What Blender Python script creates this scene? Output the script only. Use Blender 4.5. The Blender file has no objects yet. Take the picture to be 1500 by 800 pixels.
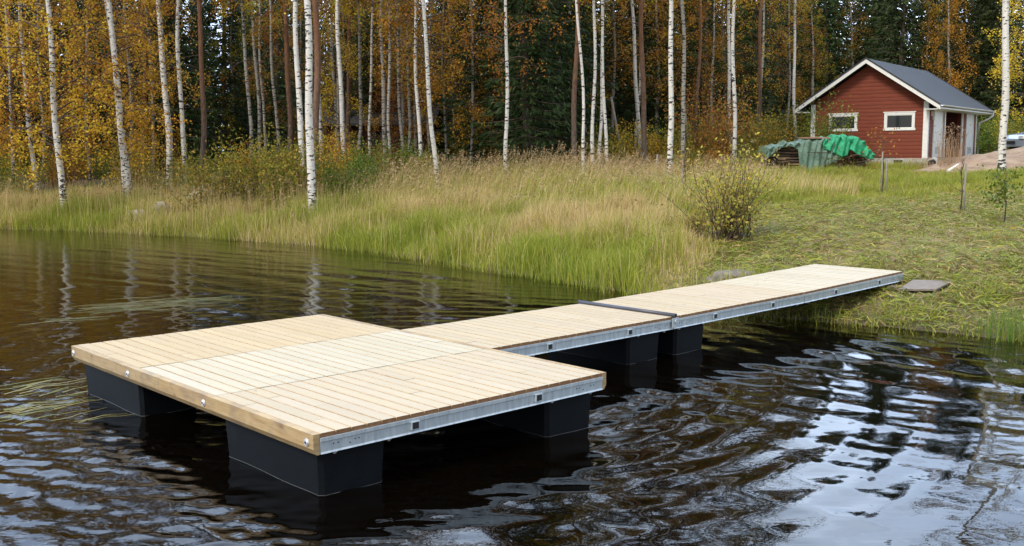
import bpy, bmesh, math, random
import numpy as np
from mathutils import Vector, Matrix, Euler
random.seed(7)
RNG = np.random.default_rng(11)
sc = bpy.context.scene
C = sc.collection
R = math.radians
PI = math.pi

# ------------------------------------------------------------------ camera
F, PITCH, ROLL, HC = 1519.5, 0.1159, 0.0067, 2.2386
cp, sp, cr, sr = math.cos(PITCH), math.sin(PITCH), math.cos(ROLL), math.sin(ROLL)
FW = Vector((0, cp, -sp)); UP0 = Vector((0, sp, cp)); RX0 = Vector((1, 0, 0))
RX = RX0 * cr - UP0 * sr
UPV = RX0 * sr + UP0 * cr
CAM = Vector((0, 0, HC))
cd = bpy.data.cameras.new('camera')
cam = bpy.data.objects.new('camera', cd); C.objects.link(cam)
m = Matrix.Identity(4)
for i in range(3):
    m[i][0] = RX[i]; m[i][1] = UPV[i]; m[i][2] = -FW[i]; m[i][3] = CAM[i]
cam.matrix_world = m
cd.sensor_width = 36; cd.lens = 36 * F / 1500; cd.clip_start = 0.05; cd.clip_end = 5000
sc.camera = cam

def ray(px, py):
    return FW + RX * ((px - 750) / F) + UPV * ((400 - py) / F)
def at_y(px, py, Y):
    d = ray(px, py); return CAM + d * (Y / d.y)
def at_z(px, py, z=0):
    d = ray(px, py); return CAM + d * ((z - HC) / d.z)

# ------------------------------------------------------------------ terrain function
shore_px = [(0, 335), (90, 337), (150, 340), (300, 347), (450, 358), (560, 370), (640, 382), (700, 392), (800, 407),
            (880, 421), (950, 432), (1000, 443), (1050, 455), (1110, 463), (1200, 471), (1300, 479), (1400, 489), (1500, 499)]
SH = [(-400, 60), (-90, 42), (-45, 37), (-24, 32.6)] + [tuple(at_z(x, y).xy) for x, y in shore_px] + [(8.5, 11.5), (15, 10), (40, 6), (120, -10), (400, -60)]
SHX = np.array([p[0] for p in SH]); SHY = np.array([p[1] for p in SH])
def sdist(x, y):
    x = np.asarray(x, float); y = np.asarray(y, float)
    best = np.full(np.broadcast(x, y).shape, 1e9)
    for i in range(len(SH) - 1):
        ax, ay = SH[i]; bx, by = SH[i + 1]
        dx, dy = bx - ax, by - ay
        t = np.clip(((x - ax) * dx + (y - ay) * dy) / (dx * dx + dy * dy), 0, 1)
        best = np.minimum(best, np.hypot(x - ax - t * dx, y - ay - t * dy))
    return np.where(y > np.interp(x, SHX, SHY), best, -best)
def wob(x, y):
    return (np.sin(x * 1.3 + y * .7) * .5 + np.sin(x * .61 - y * 1.1 + 1.7) * .6 + np.sin(x * 2.9 + 1.2 * y) * np.sin(y * 2.3 - x) * .4
            + .35 * np.sin(4.3 * x - 1.9 * y + .6) * np.sin(3.7 * y + 1.1 * x))
def tz(x, y):
    s = sdist(x, y)
    land = .9 * (1 - np.exp(-np.maximum(s, 0) / 4)) + .028 * np.clip(s, 0, 36) + .04 * wob(x, y) * np.clip(s / 2, 0, 1)
    water = -.22 * np.clip(-s, 0, 8)
    return np.where(s > 0, land, water)
def tzf(x, y): return float(tz(np.array([x]), np.array([y]))[0])

# ------------------------------------------------------------------ object helpers
def tag(o, label=None, cat=None, group=None, kind=None):
    if label: o['label'] = label
    if cat: o['category'] = cat
    if group: o['group'] = group
    if kind: o['kind'] = kind
    return o
def thing(name, label, cat, loc=(0, 0, 0), rot=(0, 0, 0), group=None):
    o = bpy.data.objects.new(name, None); C.objects.link(o)
    o.location = loc; o.rotation_euler = rot; o.empty_display_size = .2
    return tag(o, label, cat, group)
def set_mats(me, mats):
    mats = list(mats) if isinstance(mats, (list, tuple)) else [mats]
    while len(me.materials) < len(mats): me.materials.append(None)
    for i_, mt in enumerate(mats): me.materials[i_] = mt
def put(name, me, mats=None, parent=None, loc=None, rot=None):
    o = bpy.data.objects.new(name, me); C.objects.link(o)
    if mats is not None:
        set_mats(me, mats)
    if parent is not None: o.parent = parent
    if loc is not None: o.location = loc
    if rot is not None: o.rotation_euler = rot
    return o

class NM:
    """numpy mesh collector: quads / tris / ngons with a colour per vertex and a material index per face"""
    def __init__(s): s.v = []; s.c = []; s.f = []; s.n = 0
    def add(s, verts, faces, col=(1, 1, 1), mat=0, smooth=False):
        verts = np.asarray(verts, float).reshape(-1, 3)
        col = np.asarray(col, float)
        if col.ndim == 1: col = np.tile(col[:3], (len(verts), 1))
        s.v.append(verts); s.c.append(col)
        if isinstance(faces, np.ndarray): s.f.append((faces + s.n, mat, smooth))
        else:
            by = {}
            for f in faces: by.setdefault(len(f), []).append(f)
            for k in by: s.f.append((np.array(by[k]) + s.n, mat, smooth))
        s.n += len(verts)
    def box(s, lo, hi, col=(1, 1, 1), mat=0, M=None):
        x0, y0, z0 = lo; x1, y1, z1 = hi
        v = np.array([(x0, y0, z0), (x1, y0, z0), (x1, y1, z0), (x0, y1, z0), (x0, y0, z1), (x1, y0, z1), (x1, y1, z1), (x0, y1, z1)], float)
        if M is not None: v = np.array([tuple(M @ Vector(p)) for p in v])
        s.add(v, [(0, 3, 2, 1), (4, 5, 6, 7), (0, 1, 5, 4), (1, 2, 6, 5), (2, 3, 7, 6), (3, 0, 4, 7)], col, mat)
    def prism(s, prof, o, a, b, ext, col=(1, 1, 1), mat=0, capmat=None, sidemat=None, top=()):
        """profile (list of 2D) in axes a,b at origin o, extruded by ext"""
        o, a, b, ext = (np.array(q, float) for q in (o, a, b, ext))
        p = [o + a * u + b * w for u, w in prof]; k = len(p)
        v = np.array(p + [q + ext for q in p])
        if np.dot(np.cross(a, b), ext) < 0: order = list(range(k))
        else: order = list(range(k))[::-1]
        caps = [tuple(order), tuple(k + i for i in order[::-1])]
        fs = [] if capmat is not None else list(caps)
        if capmat is not None: s.f.append((np.array(caps) + s.n, capmat, False))
        for i in range(k):
            i0, i1 = order[i], order[(i + 1) % k]
            f_ = (i1, i0, k + i0, k + i1)
            if sidemat is not None and i not in top: s.f.append((np.array([f_]) + s.n, sidemat, False))
            else: fs.append(f_)
        s.add(v, fs, col, mat)
    def tube(s, pts, rad, seg=8, col=(1, 1, 1), mat=0, cap=True):
        pts = np.asarray(pts, float); n = len(pts); rad = np.broadcast_to(np.asarray(rad, float), (n,))
        t = np.gradient(pts, axis=0); t /= np.linalg.norm(t, axis=1)[:, None] + 1e-9
        ref = np.array([0, 0, 1.0]) if abs(t[:, 2]).mean() < .8 else np.array([1.0, 0, 0])
        u = np.cross(t, ref); u /= np.linalg.norm(u, axis=1)[:, None] + 1e-9
        w = np.cross(t, u)
        a = np.arange(seg) * 2 * PI / seg
        v = pts[:, None, :] + rad[:, None, None] * (np.cos(a)[None, :, None] * u[:, None, :] + np.sin(a)[None, :, None] * w[:, None, :])
        i = np.arange(n - 1)[:, None] * seg; j = np.arange(seg)[None, :]; k = (j + 1) % seg
        f = np.stack([i + j, i + k, i + seg + k, i + seg + j], -1).reshape(-1, 4)
        s.add(v.reshape(-1, 3), f, col, mat, True)
        if cap:
            b = s.n - n * seg
            s.f.append((np.array([list(range(seg))[::-1]]) + b, mat, False))
            s.f.append((np.array([list(range(seg))]) + b + (n - 1) * seg, mat, False))
    def disc(s, c, nrm, r, h, seg=14, col=(1, 1, 1), mat=0):
        c = np.array(c, float); nrm = np.array(nrm, float)
        s.tube([c, c + nrm * h], r, seg, col, mat)
    def leaves(s, P, size, col, mat=0, flat=0.0, asp=.55, rng=RNG):
        n = len(P)
        u = rng.normal(size=(n, 3)); u[:, 2] *= (1 - flat); u /= np.linalg.norm(u, axis=1)[:, None] + 1e-9
        w = rng.normal(size=(n, 3)); w -= (w * u).sum(1)[:, None] * u; w /= np.linalg.norm(w, axis=1)[:, None] + 1e-9
        size = np.broadcast_to(np.asarray(size, float), (n,))[:, None]
        a = u * size * .5; b = w * size * .5 * asp
        v = np.stack([P - a, P - b + a * .1, P + a, P + b + a * .1], 1).reshape(-1, 3)
        s.add(v, np.arange(4 * n).reshape(n, 4), np.repeat(np.asarray(col), 4, 0) if np.ndim(col) == 2 else col, mat)
    def mesh(s, name):
        V = np.concatenate(s.v); Cc = np.concatenate(s.c)
        me = bpy.data.meshes.new(name)
        me.vertices.add(len(V)); me.vertices.foreach_set('co', V.astype(np.float32).ravel())
        loops = np.concatenate([f.ravel() for f, _, _ in s.f])
        ks = np.concatenate([np.full(len(f), f.shape[1]) for f, _, _ in s.f])
        mi = np.concatenate([np.full(len(f), q) for f, q, _ in s.f])
        sm = np.concatenate([np.full(len(f), q) for f, _, q in s.f])
        me.loops.add(len(loops)); me.loops.foreach_set('vertex_index', loops.astype(np.int32))
        me.polygons.add(len(ks))
        me.polygons.foreach_set('loop_start', np.concatenate([[0], np.cumsum(ks)[:-1]]).astype(np.int32))
        me.polygons.foreach_set('use_smooth', sm.astype(bool))
        at = me.color_attributes.new('tint', 'FLOAT_COLOR', 'POINT')
        at.data.foreach_set('color', np.concatenate([Cc, np.ones((len(Cc), 1))], 1).astype(np.float32).ravel())
        me.update(calc_edges=True); me.validate()
        while len(me.materials) <= mi.max(): me.materials.append(None)
        me.polygons.foreach_set('material_index', mi.astype(np.int32))
        return me
    def put(s, name, mats, parent=None, loc=None, rot=None): return put(name, s.mesh(name), mats, parent, loc, rot)

# ------------------------------------------------------------------ material helpers
def new_mat(name):
    mt = bpy.data.materials.new(name); mt.use_nodes = True
    nt = mt.node_tree; b = nt.nodes['Principled BSDF']
    return mt, nt, b
def nd(nt, typ, props=None, **ins):
    n = nt.nodes.new(typ)
    for k, v in (props or {}).items(): setattr(n, k, v)
    for k, v in ins.items():
        key = int(k[1:]) if k[0] == '_' and k[1:].isdigit() else k.replace('_', ' ')
        if isinstance(v, bpy.types.NodeSocket): nt.links.new(v, n.inputs[key])
        else: n.inputs[key].default_value = v
    return n
def rgba(c): return (c[0], c[1], c[2], 1)
def coords(nt, kind='Object', scale=(1, 1, 1), rot=(0, 0, 0), loc=None):
    tc = nd(nt, 'ShaderNodeTexCoord'); src = tc.outputs[kind]
    mp = nd(nt, 'ShaderNodeMapping', Vector=src, Scale=scale, Rotation=rot)
    if loc is not None:
        if isinstance(loc, bpy.types.NodeSocket): nt.links.new(loc, mp.inputs['Location'])
        else: mp.inputs['Location'].default_value = loc
    return mp.outputs[0]
def noise(nt, vec, scale, detail=3, rough=.55, dist=0):
    return nd(nt, 'ShaderNodeTexNoise', Vector=vec, Scale=scale, Detail=detail, Roughness=rough, Distortion=dist).outputs['Fac']
def ramp(nt, fac, stops, interp='LINEAR'):
    r = nd(nt, 'ShaderNodeValToRGB', Fac=fac); e = r.color_ramp; e.interpolation = interp
    while len(e.elements) > 1: e.elements.remove(e.elements[-1])
    e.elements[0].position = stops[0][0]; e.elements[0].color = rgba(stops[0][1])
    for p, c in stops[1:]:
        q = e.elements.new(p); q.color = rgba(c)
    return r.outputs[0]
def mix(nt, fac, a, b, mode='MIX'):
    n = nt.nodes.new('ShaderNodeMix'); n.data_type = 'RGBA'; n.blend_type = mode
    for idx, v in ((0, fac), (6, a), (7, b)):
        if isinstance(v, bpy.types.NodeSocket): nt.links.new(v, n.inputs[idx])
        else: n.inputs[idx].default_value = v if idx == 0 else rgba(v)
    return n.outputs[2]
def math_(nt, op, a, b=0.0):
    n = nt.nodes.new('ShaderNodeMath'); n.operation = op
    for i, v in enumerate((a, b)):
        if isinstance(v, bpy.types.NodeSocket): nt.links.new(v, n.inputs[i])
        else: n.inputs[i].default_value = v
    return n.outputs[0]
def bump(nt, b, h, strength=.5, dist=.01):
    bn = nd(nt, 'ShaderNodeBump', Height=h, Strength=strength, Distance=dist)
    nt.links.new(bn.outputs[0], b.inputs['Normal'])
def setc(nt, b, c):
    if isinstance(c, bpy.types.NodeSocket): nt.links.new(c, b.inputs['Base Color'])
    else: b.inputs['Base Color'].default_value = rgba(c)
def attr(nt, name='tint'):
    return nd(nt, 'ShaderNodeAttribute', {'attribute_name': name}).outputs['Color']
def simple(name, col, rough=.6, metal=0, var=.25, scale=6, bmp=0.0, stretch=(1, 1, 1)):
    mt, nt, b = new_mat(name)
    v = coords(nt, 'Object', stretch)
    n = noise(nt, v, scale, 5, .6)
    lo = tuple(q * (1 - var) for q in col); hi = tuple(min(1, q * (1 + var)) for q in col)
    setc(nt, b, ramp(nt, n, [(.3, lo), (.7, hi)]))
    b.inputs['Roughness'].default_value = rough; b.inputs['Metallic'].default_value = metal
    if bmp: bump(nt, b, n, .6, bmp)
    return mt

def leaf_mat(name, trans=.4, gain=1.0, rough=.6):
    mt, nt, b = new_mat(name)
    col = attr(nt)
    oi = nd(nt, 'ShaderNodeObjectInfo')
    hs = nd(nt, 'ShaderNodeHueSaturation', Hue=math_(nt, 'ADD', math_(nt, 'MULTIPLY', oi.outputs['Random'], .05), .475),
            Value=math_(nt, 'ADD', math_(nt, 'MULTIPLY', oi.outputs['Random'], .4 * gain), .8 * gain), Color=col)
    setc(nt, b, hs.outputs[0]); b.inputs['Roughness'].default_value = rough
    b.inputs['Specular IOR Level'].default_value = .25
    tr = nd(nt, 'ShaderNodeBsdfTranslucent', Color=hs.outputs[0])
    ms = nd(nt, 'ShaderNodeMixShader', _0=trans, _1=b.outputs[0], _2=tr.outputs[0])
    nt.links.new(ms.outputs[0], nt.nodes['Material Output'].inputs[0])
    return mt
M = {}
M['leaf'] = leaf_mat('leaf', .42)
M['needle'] = leaf_mat('needle', .15)
M['grass'] = leaf_mat('grass', .35, 1.0, .5)

def wood_deck(name, tone, grey=.0):
    mt, nt, b = new_mat(name)
    t = attr(nt)
    v = coords(nt, 'Object', (55, 2.2, 55))
    g = noise(nt, v, 1.0, 4, .6, .4)
    base = mix(nt, 1.0, tone, t, 'MULTIPLY')
    c = mix(nt, math_(nt, 'MULTIPLY', g, .5), base, tuple(q * .62 for q in (tone[0], tone[1] * .9, tone[2] * .75)))
    # knots and stains
    v2 = coords(nt, 'Object', (9, 4.5, 9))
    vo = nd(nt, 'ShaderNodeTexVoronoi', Vector=v2, Scale=1.0, Randomness=1.0)
    kn = ramp(nt, vo.outputs['Distance'], [(.0, (1, 1, 1)), (.07, (.9, .9, .9)), (.13, (0, 0, 0))])
    pk = noise(nt, coords(nt, 'Object', (1, 1, 1)), 3.1, 2)
    kf = math_(nt, 'MULTIPLY', kn, ramp(nt, pk, [(.5, (0, 0, 0)), (.6, (1, 1, 1))]))
    c = mix(nt, math_(nt, 'MULTIPLY', kf, .7), c, (.22, .12, .05))
    st = noise(nt, coords(nt, 'Object', (1, 1, 1)), 1.7, 5, .6)
    c = mix(nt, ramp(nt, st, [(.45, (0, 0, 0)), (.8, (.5, .5, .5))]), c, tuple(q * .8 for q in tone))
    setc(nt, b, c); b.inputs['Roughness'].default_value = .62; b.inputs['Specular IOR Level'].default_value = .3
    bump(nt, b, g, .35, .002)
    return mt
M['deck_warm'] = wood_deck('deck_warm', (0.475, 0.375, 0.23))
M['deck_pale'] = wood_deck('deck_pale', (0.485, 0.435, 0.325))
M['deck_pink'] = wood_deck('deck_pink', (0.475, 0.4, 0.285))
M['deck_walk'] = wood_deck('deck_walk', (0.47, 0.392, 0.272))
M['deck_edge'] = simple('brown_edge_gap_shade', (.33, .23, .125), .75, 0, .3, 14)  # brown sides and bevels, their dark tone doubling as shade in the gaps
M['end_grain'] = simple('end_grain', (.17, .085, .035), .8, 0, .4, 18)

def bumper_wood():
    mt, nt, b = new_mat('bumper_wood')
    t = attr(nt)
    g = noise(nt, coords(nt, 'Object', (1.6, 1.6, 26)), 1.6, 5, .62, 1.2)
    c = ramp(nt, g, [(.25, (.26, .165, .075)), (.5, (.38, .275, .14)), (.75, (.45, .345, .20))])
    st = noise(nt, coords(nt, 'Object', (1, 1.3, 2)), 3.2, 5, .65)
    c = mix(nt, ramp(nt, st, [(.48, (0, 0, 0)), (.66, (.75, .75, .75))]), c, (.225, .165, .115))
    vo = nd(nt, 'ShaderNodeTexVoronoi', Vector=coords(nt, 'Object', (3, 3.2, 6)), Scale=1.0)
    kn = ramp(nt, vo.outputs['Distance'], [(.0, (1, 1, 1)), (.06, (.8, .8, .8)), (.14, (0, 0, 0))])
    c = mix(nt, math_(nt, 'MULTIPLY', kn, .75), c, (.16, .09, .035))
    c = mix(nt, 1.0, c, t, 'MULTIPLY')
    setc(nt, b, c); b.inputs['Roughness'].default_value = .55
    bump(nt, b, g, .3, .002); return mt
M['bumper'] = bumper_wood()

def galv():
    mt, nt, b = new_mat('galvanised_steel')
    vo = nd(nt, 'ShaderNodeTexVoronoi', Vector=coords(nt, 'Object', (1, 1, 1)), Scale=45.0)
    n = noise(nt, coords(nt, 'Object', (14, 14, 2.5)), 2.0, 5, .65)
    c = mix(nt, .35, ramp(nt, n, [(.3, (.30, .33, .36)), (.7, (.55, .59, .63))]), vo.outputs['Color'], 'SOFT_LIGHT')
    setc(nt, b, mix(nt, .75, vo.outputs['Color'], c) if False else ramp(nt, n, [(.3, (.34, .40, .45)), (.7, (.53, .60, .65))]))
    b.inputs['Metallic'].default_value = .45
    nt.links.new(ramp(nt, n, [(.3, (.5, .5, .5)), (.7, (.36, .36, .36))]), b.inputs['Roughness'])
    return mt
M['galv'] = galv()
M['chrome'] = simple('bolt_steel', (.74, .75, .78), .3, .6, .1)
M['black'] = simple('black_rubber', (.012, .012, .013), .6, 0, .2)
M['tube'] = simple('grey_plastic_tube', (.055, .058, .078), .4, 0, .15)
def float_mat():
    mt, nt, b = new_mat('float_plastic')
    n = noise(nt, coords(nt, 'Object', (1, 1, 1)), 7, 6, .7)
    n2 = noise(nt, coords(nt, 'Object', (2, 2, 9)), 4, 5, .7)
    c = ramp(nt, n, [(.3, (.002, .0032, .0048)), (.7, (.005, .0072, .010))])
    c = mix(nt, ramp(nt, n2, [(.6, (0, 0, 0)), (.78, (.30, .30, .30))]), c, (.018, .021, .024))
    setc(nt, b, c); b.inputs['Roughness'].default_value = .55; b.inputs['Specular IOR Level'].default_value = .16
    bump(nt, b, n, .25, .004); return mt
M['float'] = float_mat()
M['rim'] = simple('waterline_glint', (.075, .08, .08), .25, 0, .4, 30)  # pale grey painted in for the sky's glint on the meniscus

def birch_bark(name, white, dens=.0, grey=0.0):
    mt, nt, b = new_mat(name)
    oi = nd(nt, 'ShaderNodeObjectInfo')
    off = nd(nt, 'ShaderNodeCombineXYZ', X=math_(nt, 'MULTIPLY', oi.outputs['Random'], 37), Y=math_(nt, 'MULTIPLY', oi.outputs['Random'], 91), Z=math_(nt, 'MULTIPLY', oi.outputs['Random'], 53)).outputs[0]
    v = coords(nt, 'Object', (5.5, 5.5, 17), loc=off)
    n = noise(nt, v, 1.0, 4, .6)
    v2 = coords(nt, 'Object', (3, 3, 2.2), loc=off)
    n2 = noise(nt, v2, 1.0, 4, .7)
    v3 = coords(nt, 'Object', (9, 9, 60), loc=off)
    n3 = noise(nt, v3, 1.0, 2, .5)
    tc = nd(nt, 'ShaderNodeTexCoord'); sx = nd(nt, 'ShaderNodeSeparateXYZ', Vector=tc.outputs['Object'])
    low = nd(nt, 'ShaderNodeMapRange', Value=sx.outputs[2], **{'_1': 0.0, '_2': 1.6, '_3': .10, '_4': 0.0}).outputs[0]
    nn = math_(nt, 'ADD', math_(nt, 'ADD', n, math_(nt, 'MULTIPLY', n2, .42)), low)
    k = .83 - dens
    marks = ramp(nt, nn, [(k, (0, 0, 0)), (k + .035, (1, 1, 1))])
    lent = ramp(nt, n3, [(.62, (0, 0, 0)), (.68, (.6, .6, .6))])
    c = ramp(nt, n2, [(.3, tuple(q * .8 for q in white)), (.6, white)])
    c = mix(nt, lent, c, (.16, .13, .11))
    c = mix(nt, marks, c, (.022, .02, .019))
    setc(nt, b, c); b.inputs['Roughness'].default_value = .7
    bump(nt, b, nn, .4, .01); return mt
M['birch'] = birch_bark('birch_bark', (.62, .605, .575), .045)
M['birch_grey'] = birch_bark('birch_bark_grey_shaded', (.33, .31, .275), .08)  # bark of grey birches, also paints canopy shade onto deep trunks
def pine_bark(name, a, bcol):
    mt, nt, b = new_mat(name)
    v = coords(nt, 'Object', (9, 9, 3))
    n = noise(nt, v, 1.6, 6, .65)
    tc = nd(nt, 'ShaderNodeTexCoord'); sx = nd(nt, 'ShaderNodeSeparateXYZ', Vector=tc.outputs['Object'])
    f = nd(nt, 'ShaderNodeMapRange', Value=sx.outputs[2], **{'_1': 1.0, '_2': 5.5, '_3': 0.0, '_4': 1.0}).outputs[0]
    c = mix(nt, f, ramp(nt, n, [(.35, tuple(q * .35 for q in bcol)), (.6, bcol)]), ramp(nt, n, [(.3, tuple(q * .5 for q in a)), (.65, a)]))
    setc(nt, b, c); b.inputs['Roughness'].default_value = .9
    bump(nt, b, n, .8, .03); return mt
M['pine'] = pine_bark('pine_bark', (.24, .115, .062), (.13, .10, .08))
M['spruce_bark'] = pine_bark('spruce_bark', (.12, .085, .065), (.10, .08, .065))
M['twig'] = simple('twig_bark', (.075, .05, .035), .85, 0, .4, 20)
M['grey_wood'] = simple('weathered_wood', (.20, .18, .155), .85, 0, .35, 9, .004, (4, 4, .6))

# ------------------------------------------------------------------ world and sun
world = bpy.data.worlds.new('World'); sc.world = world; world.use_nodes = True
nt = world.node_tree; bg = nt.nodes['Background']
SUN_DIR = Vector((-.52, -.60, .80)).normalized()
sun_el = math.asin(SUN_DIR.z); sun_az = math.atan2(SUN_DIR.x, SUN_DIR.y)
sky = nd(nt, 'ShaderNodeTexSky', {'sky_type': 'NISHITA', 'sun_disc': False, 'sun_elevation': sun_el, 'sun_rotation': sun_az, 'altitude': 100, 'dust_density': 2.0})
tc = nd(nt, 'ShaderNodeTexCoord')
cn = noise(nt, nd(nt, 'ShaderNodeMapping', Vector=tc.outputs['Generated'], Scale=(1, 1, 2.2)).outputs[0], 2.2, 6, .55, .3)
gx = nd(nt, 'ShaderNodeSeparateXYZ', Vector=tc.outputs['Generated'])
bank = [nd(nt, 'ShaderNodeMapRange', Value=gx.outputs[1], **{'_1': -.15, '_2': .75, '_3': a_, '_4': b_}).outputs[0] for a_, b_ in ((.74, 2.0), (.73, 2.35), (.70, 2.85))]
cf = ramp(nt, cn, [(.30, (.55, .55, .55)), (.62, (.97, .97, .97))])
cloud = ramp(nt, cn, [(.34, (5.2, 5.8, 6.8)), (.66, (8.0, 8.2, 8.5))])
cloud = mix(nt, 1.0, cloud, nd(nt, 'ShaderNodeCombineColor', _0=bank[0], _1=bank[1], _2=bank[2]).outputs[0], 'MULTIPLY')
nt.links.new(mix(nt, cf, sky.outputs[0], cloud), bg.inputs[0])
bg.inputs[1].default_value = .1
sl = bpy.data.lights.new('sun', 'SUN'); sl.energy = 1.5; sl.angle = R(14); sl.color = (1, .92, .80)
so = bpy.data.objects.new('sun', sl); C.objects.link(so); so.rotation_euler = SUN_DIR.to_track_quat('Z', 'Y').to_euler()
so.location = (-20, -20, 40)
vs = sc.view_settings; vs.view_transform = 'Standard'; vs.look = 'None'; vs.gamma = 1; vs.exposure = 1.2; vs.use_curve_mapping = False

# ------------------------------------------------------------------ ground
def axis(dense0, dense1, step, far, ratio=1.25):
    a = list(np.arange(dense0, dense1 + 1e-6, step))
    s = step
    while a[-1] < far: s *= ratio; a.append(a[-1] + s)
    s = step
    while a[0] > -far: s *= ratio; a.insert(0, a[0] - s)
    return np.array(a)
def grid_mesh(name, xs, ys, zf, attrf=None, smooth=True):
    X, Y = np.meshgrid(xs, ys); Z = zf(X, Y)
    nx, ny = len(xs), len(ys)
    i = np.arange(ny - 1)[:, None] * nx; j = np.arange(nx - 1)[None, :]
    f = np.stack([i + j, i + j + 1, i + nx + j + 1, i + nx + j], -1).reshape(-1, 4)
    g = NM(); col = attrf(X, Y).reshape(-1, 3) if attrf else (1, 1, 1)
    g.add(np.stack([X, Y, Z], -1).reshape(-1, 3), f, col, 0, smooth)
    return g.mesh(name)
def forest_edge(x):       # distance inland at which the wood begins
    return np.interp(x, [-30, -8, -3, 2, 6, 11, 16, 30], [4.5, 5, 8, 14, 21, 30, 40, 44])
def zones(X, Y):
    s = sdist(X, Y)
    w = wob(X * .7, Y * .7)
    forest = np.clip((s - forest_edge(X) + w * .6) / 2, 0, 1)
    mud = np.exp(-(np.maximum(s, -1) / 1.1) ** 2)
    return np.stack([forest, np.clip(mud, 0, 1), np.clip((X - 1.5) / 2, 0, 1)], -1)
def ground_mat():
    mt, nt, b = new_mat('ground_soil')
    z = attr(nt); sx = nd(nt, 'ShaderNodeSeparateColor', Color=z)
    v = coords(nt, 'Object')
    n1 = noise(nt, v, .9, 6, .6); n2 = noise(nt, v, 9, 6, .7); n3 = noise(nt, v, 42, 3, .7)
    g = ramp(nt, n1, [(.32, (.10, .125, .024)), (.5, (.20, .18, .04)), (.68, (.27, .20, .08))])
    g = mix(nt, ramp(nt, n2, [(.5, (0, 0, 0)), (.68, (.75, .75, .75))]), g, (.075, .052, .03))
    g = mix(nt, ramp(nt, n3, [(.5, (0, 0, 0)), (.62, (.55, .55, .55))]), g, (.24, .19, .095))
    fo = ramp(nt, n2, [(.3, (.022, .018, .01)), (.5, (.055, .04, .018)), (.72, (.12, .075, .025))])
    mu = ramp(nt, n2, [(.3, (.05, .035, .022)), (.7, (.13, .10, .065))])
    c = mix(nt, sx.outputs[0], g, fo); c = mix(nt, math_(nt, 'MULTIPLY', sx.outputs[1], .85), c, mu)
    setc(nt, b, c); b.inputs['Roughness'].default_value = .95
    bump(nt, b, math_(nt, 'ADD', n2, math_(nt, 'MULTIPLY', n3, .5)), .8, .05)
    return mt
xs = axis(-32, 32, .35, 900); ys = axis(9, 62, .35, 900)
g = put('ground', grid_mesh('ground', xs, ys, lambda X, Y: tz(X, Y), zones), ground_mat()); tag(g, kind='structure')

# ------------------------------------------------------------------ water
TH = .835
DD = np.array([math.sin(TH), math.cos(TH)]); DN = np.array([-math.cos(TH), math.sin(TH)])
DB = np.array([-1.2775, 6.4567]); DL = 2.75; DW = 4.296; DH = .4537
wr = np.random.default_rng(5)
WV = []
for k in range(46):
    lam = np.exp(wr.uniform(math.log(.24), math.log(1.2)))
    th = R(50) + wr.normal() * .15
    WV.append((lam, th, wr.uniform(0, 2 * PI), .00088 * lam ** 1.05 * wr.uniform(.5, 1.2)))
CH = []
for k in range(34):
    lam = np.exp(wr.uniform(math.log(.10), math.log(.34)))
    th = R(58) + wr.normal() * .55
    CH.append((lam, th, wr.uniform(0, 2 * PI), (.0047 * lam) * wr.uniform(.5, 1.2)))
def lowf(X, Y):
    return .5 + .5 * np.sin(X * .9 + np.sin(Y * .6 + 1) * 1.3) * np.sin(Y * .75 - X * .35 + .8)
def water_z(X, Y):
    Z = np.zeros_like(X)
    dist = np.hypot(X, Y)
    amp = np.interp(Y, [2, 8, 13, 18, 34, 40], [1.1, 1.0, 1.2, 1.7, 1.6, 0]) * np.interp(np.abs(X), [25, 45], [1, 0])
    for lam, th, ph, a in WV:
        k = 2 * PI / lam
        Z += a * np.sin(k * (X * math.cos(th) + Y * math.sin(th)) + ph)
    Z *= (.55 + .65 * lowf(X, Y)) * amp
    left = np.clip((-.2 - X) / 2.0, 0, 1) * np.clip((12 - Y) / 5, 0.12, 1) + .06
    left = left * (.35 + 1.3 * lowf(X * 1.7 + 3, Y * 1.7) ** 1.5)
    Z2 = np.zeros_like(X)
    for lam, th, ph, a in CH:
        k = 2 * PI / lam
        Z2 += a * np.sin(k * (X * math.cos(th) + Y * math.sin(th)) + ph)
    Z += Z2 * left * np.interp(np.abs(X), [25, 45], [1, 0])
    # rings spreading from the dock
    for cx, cy, lam, a, rr in ((-1.2, 10.6, .42, .0050, 6.0), (2.4, 11.2, .36, .0014, 3.5), (.7, 8.2, .30, .0012, 2.0)):
        r = np.hypot(X - cx, Y - cy)
        Z += a * np.sin(2 * PI * r / lam) * np.exp(-(r / rr) ** 2) * np.clip(r / 1.0, 0, 1) * (.5 + .8 * lowf(X + 5, Y))
    return Z
def water_mat():
    mt, nt, b = new_mat('lake_water')
    setc(nt, b, (.0014, .0009, .0004)); b.inputs['Roughness'].default_value = .012; b.inputs['IOR'].default_value = 1.333; b.inputs['Specular IOR Level'].default_value = .42
    v = coords(nt, 'Object', (.8, 2.2, 1))
    n = noise(nt, v, 4.5, 3, .5)
    gp = nd(nt, 'ShaderNodeNewGeometry'); sp_ = nd(nt, 'ShaderNodeSeparateXYZ', Vector=gp.outputs['Position'])
    calm = nd(nt, 'ShaderNodeMapRange', Value=math_(nt, 'SUBTRACT', math_(nt, 'MULTIPLY', sp_.outputs[0], 1.0), math_(nt, 'MULTIPLY', sp_.outputs[1], .45)), **{'_1': -7.0, '_2': -2.5, '_3': 1.0, '_4': .16}).outputs[0]
    bump(nt, b, math_(nt, 'MULTIPLY', n, calm), .5, .010)
    return mt
xs = axis(-7.5, 8.5, .034, 1200, 1.06)
yl = [4.2]; s_ = .05
while yl[-1] > -300: s_ *= 1.2; yl.append(yl[-1] - s_)
ya = list(np.arange(4.2, 12, .03)); s_ = .03
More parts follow.
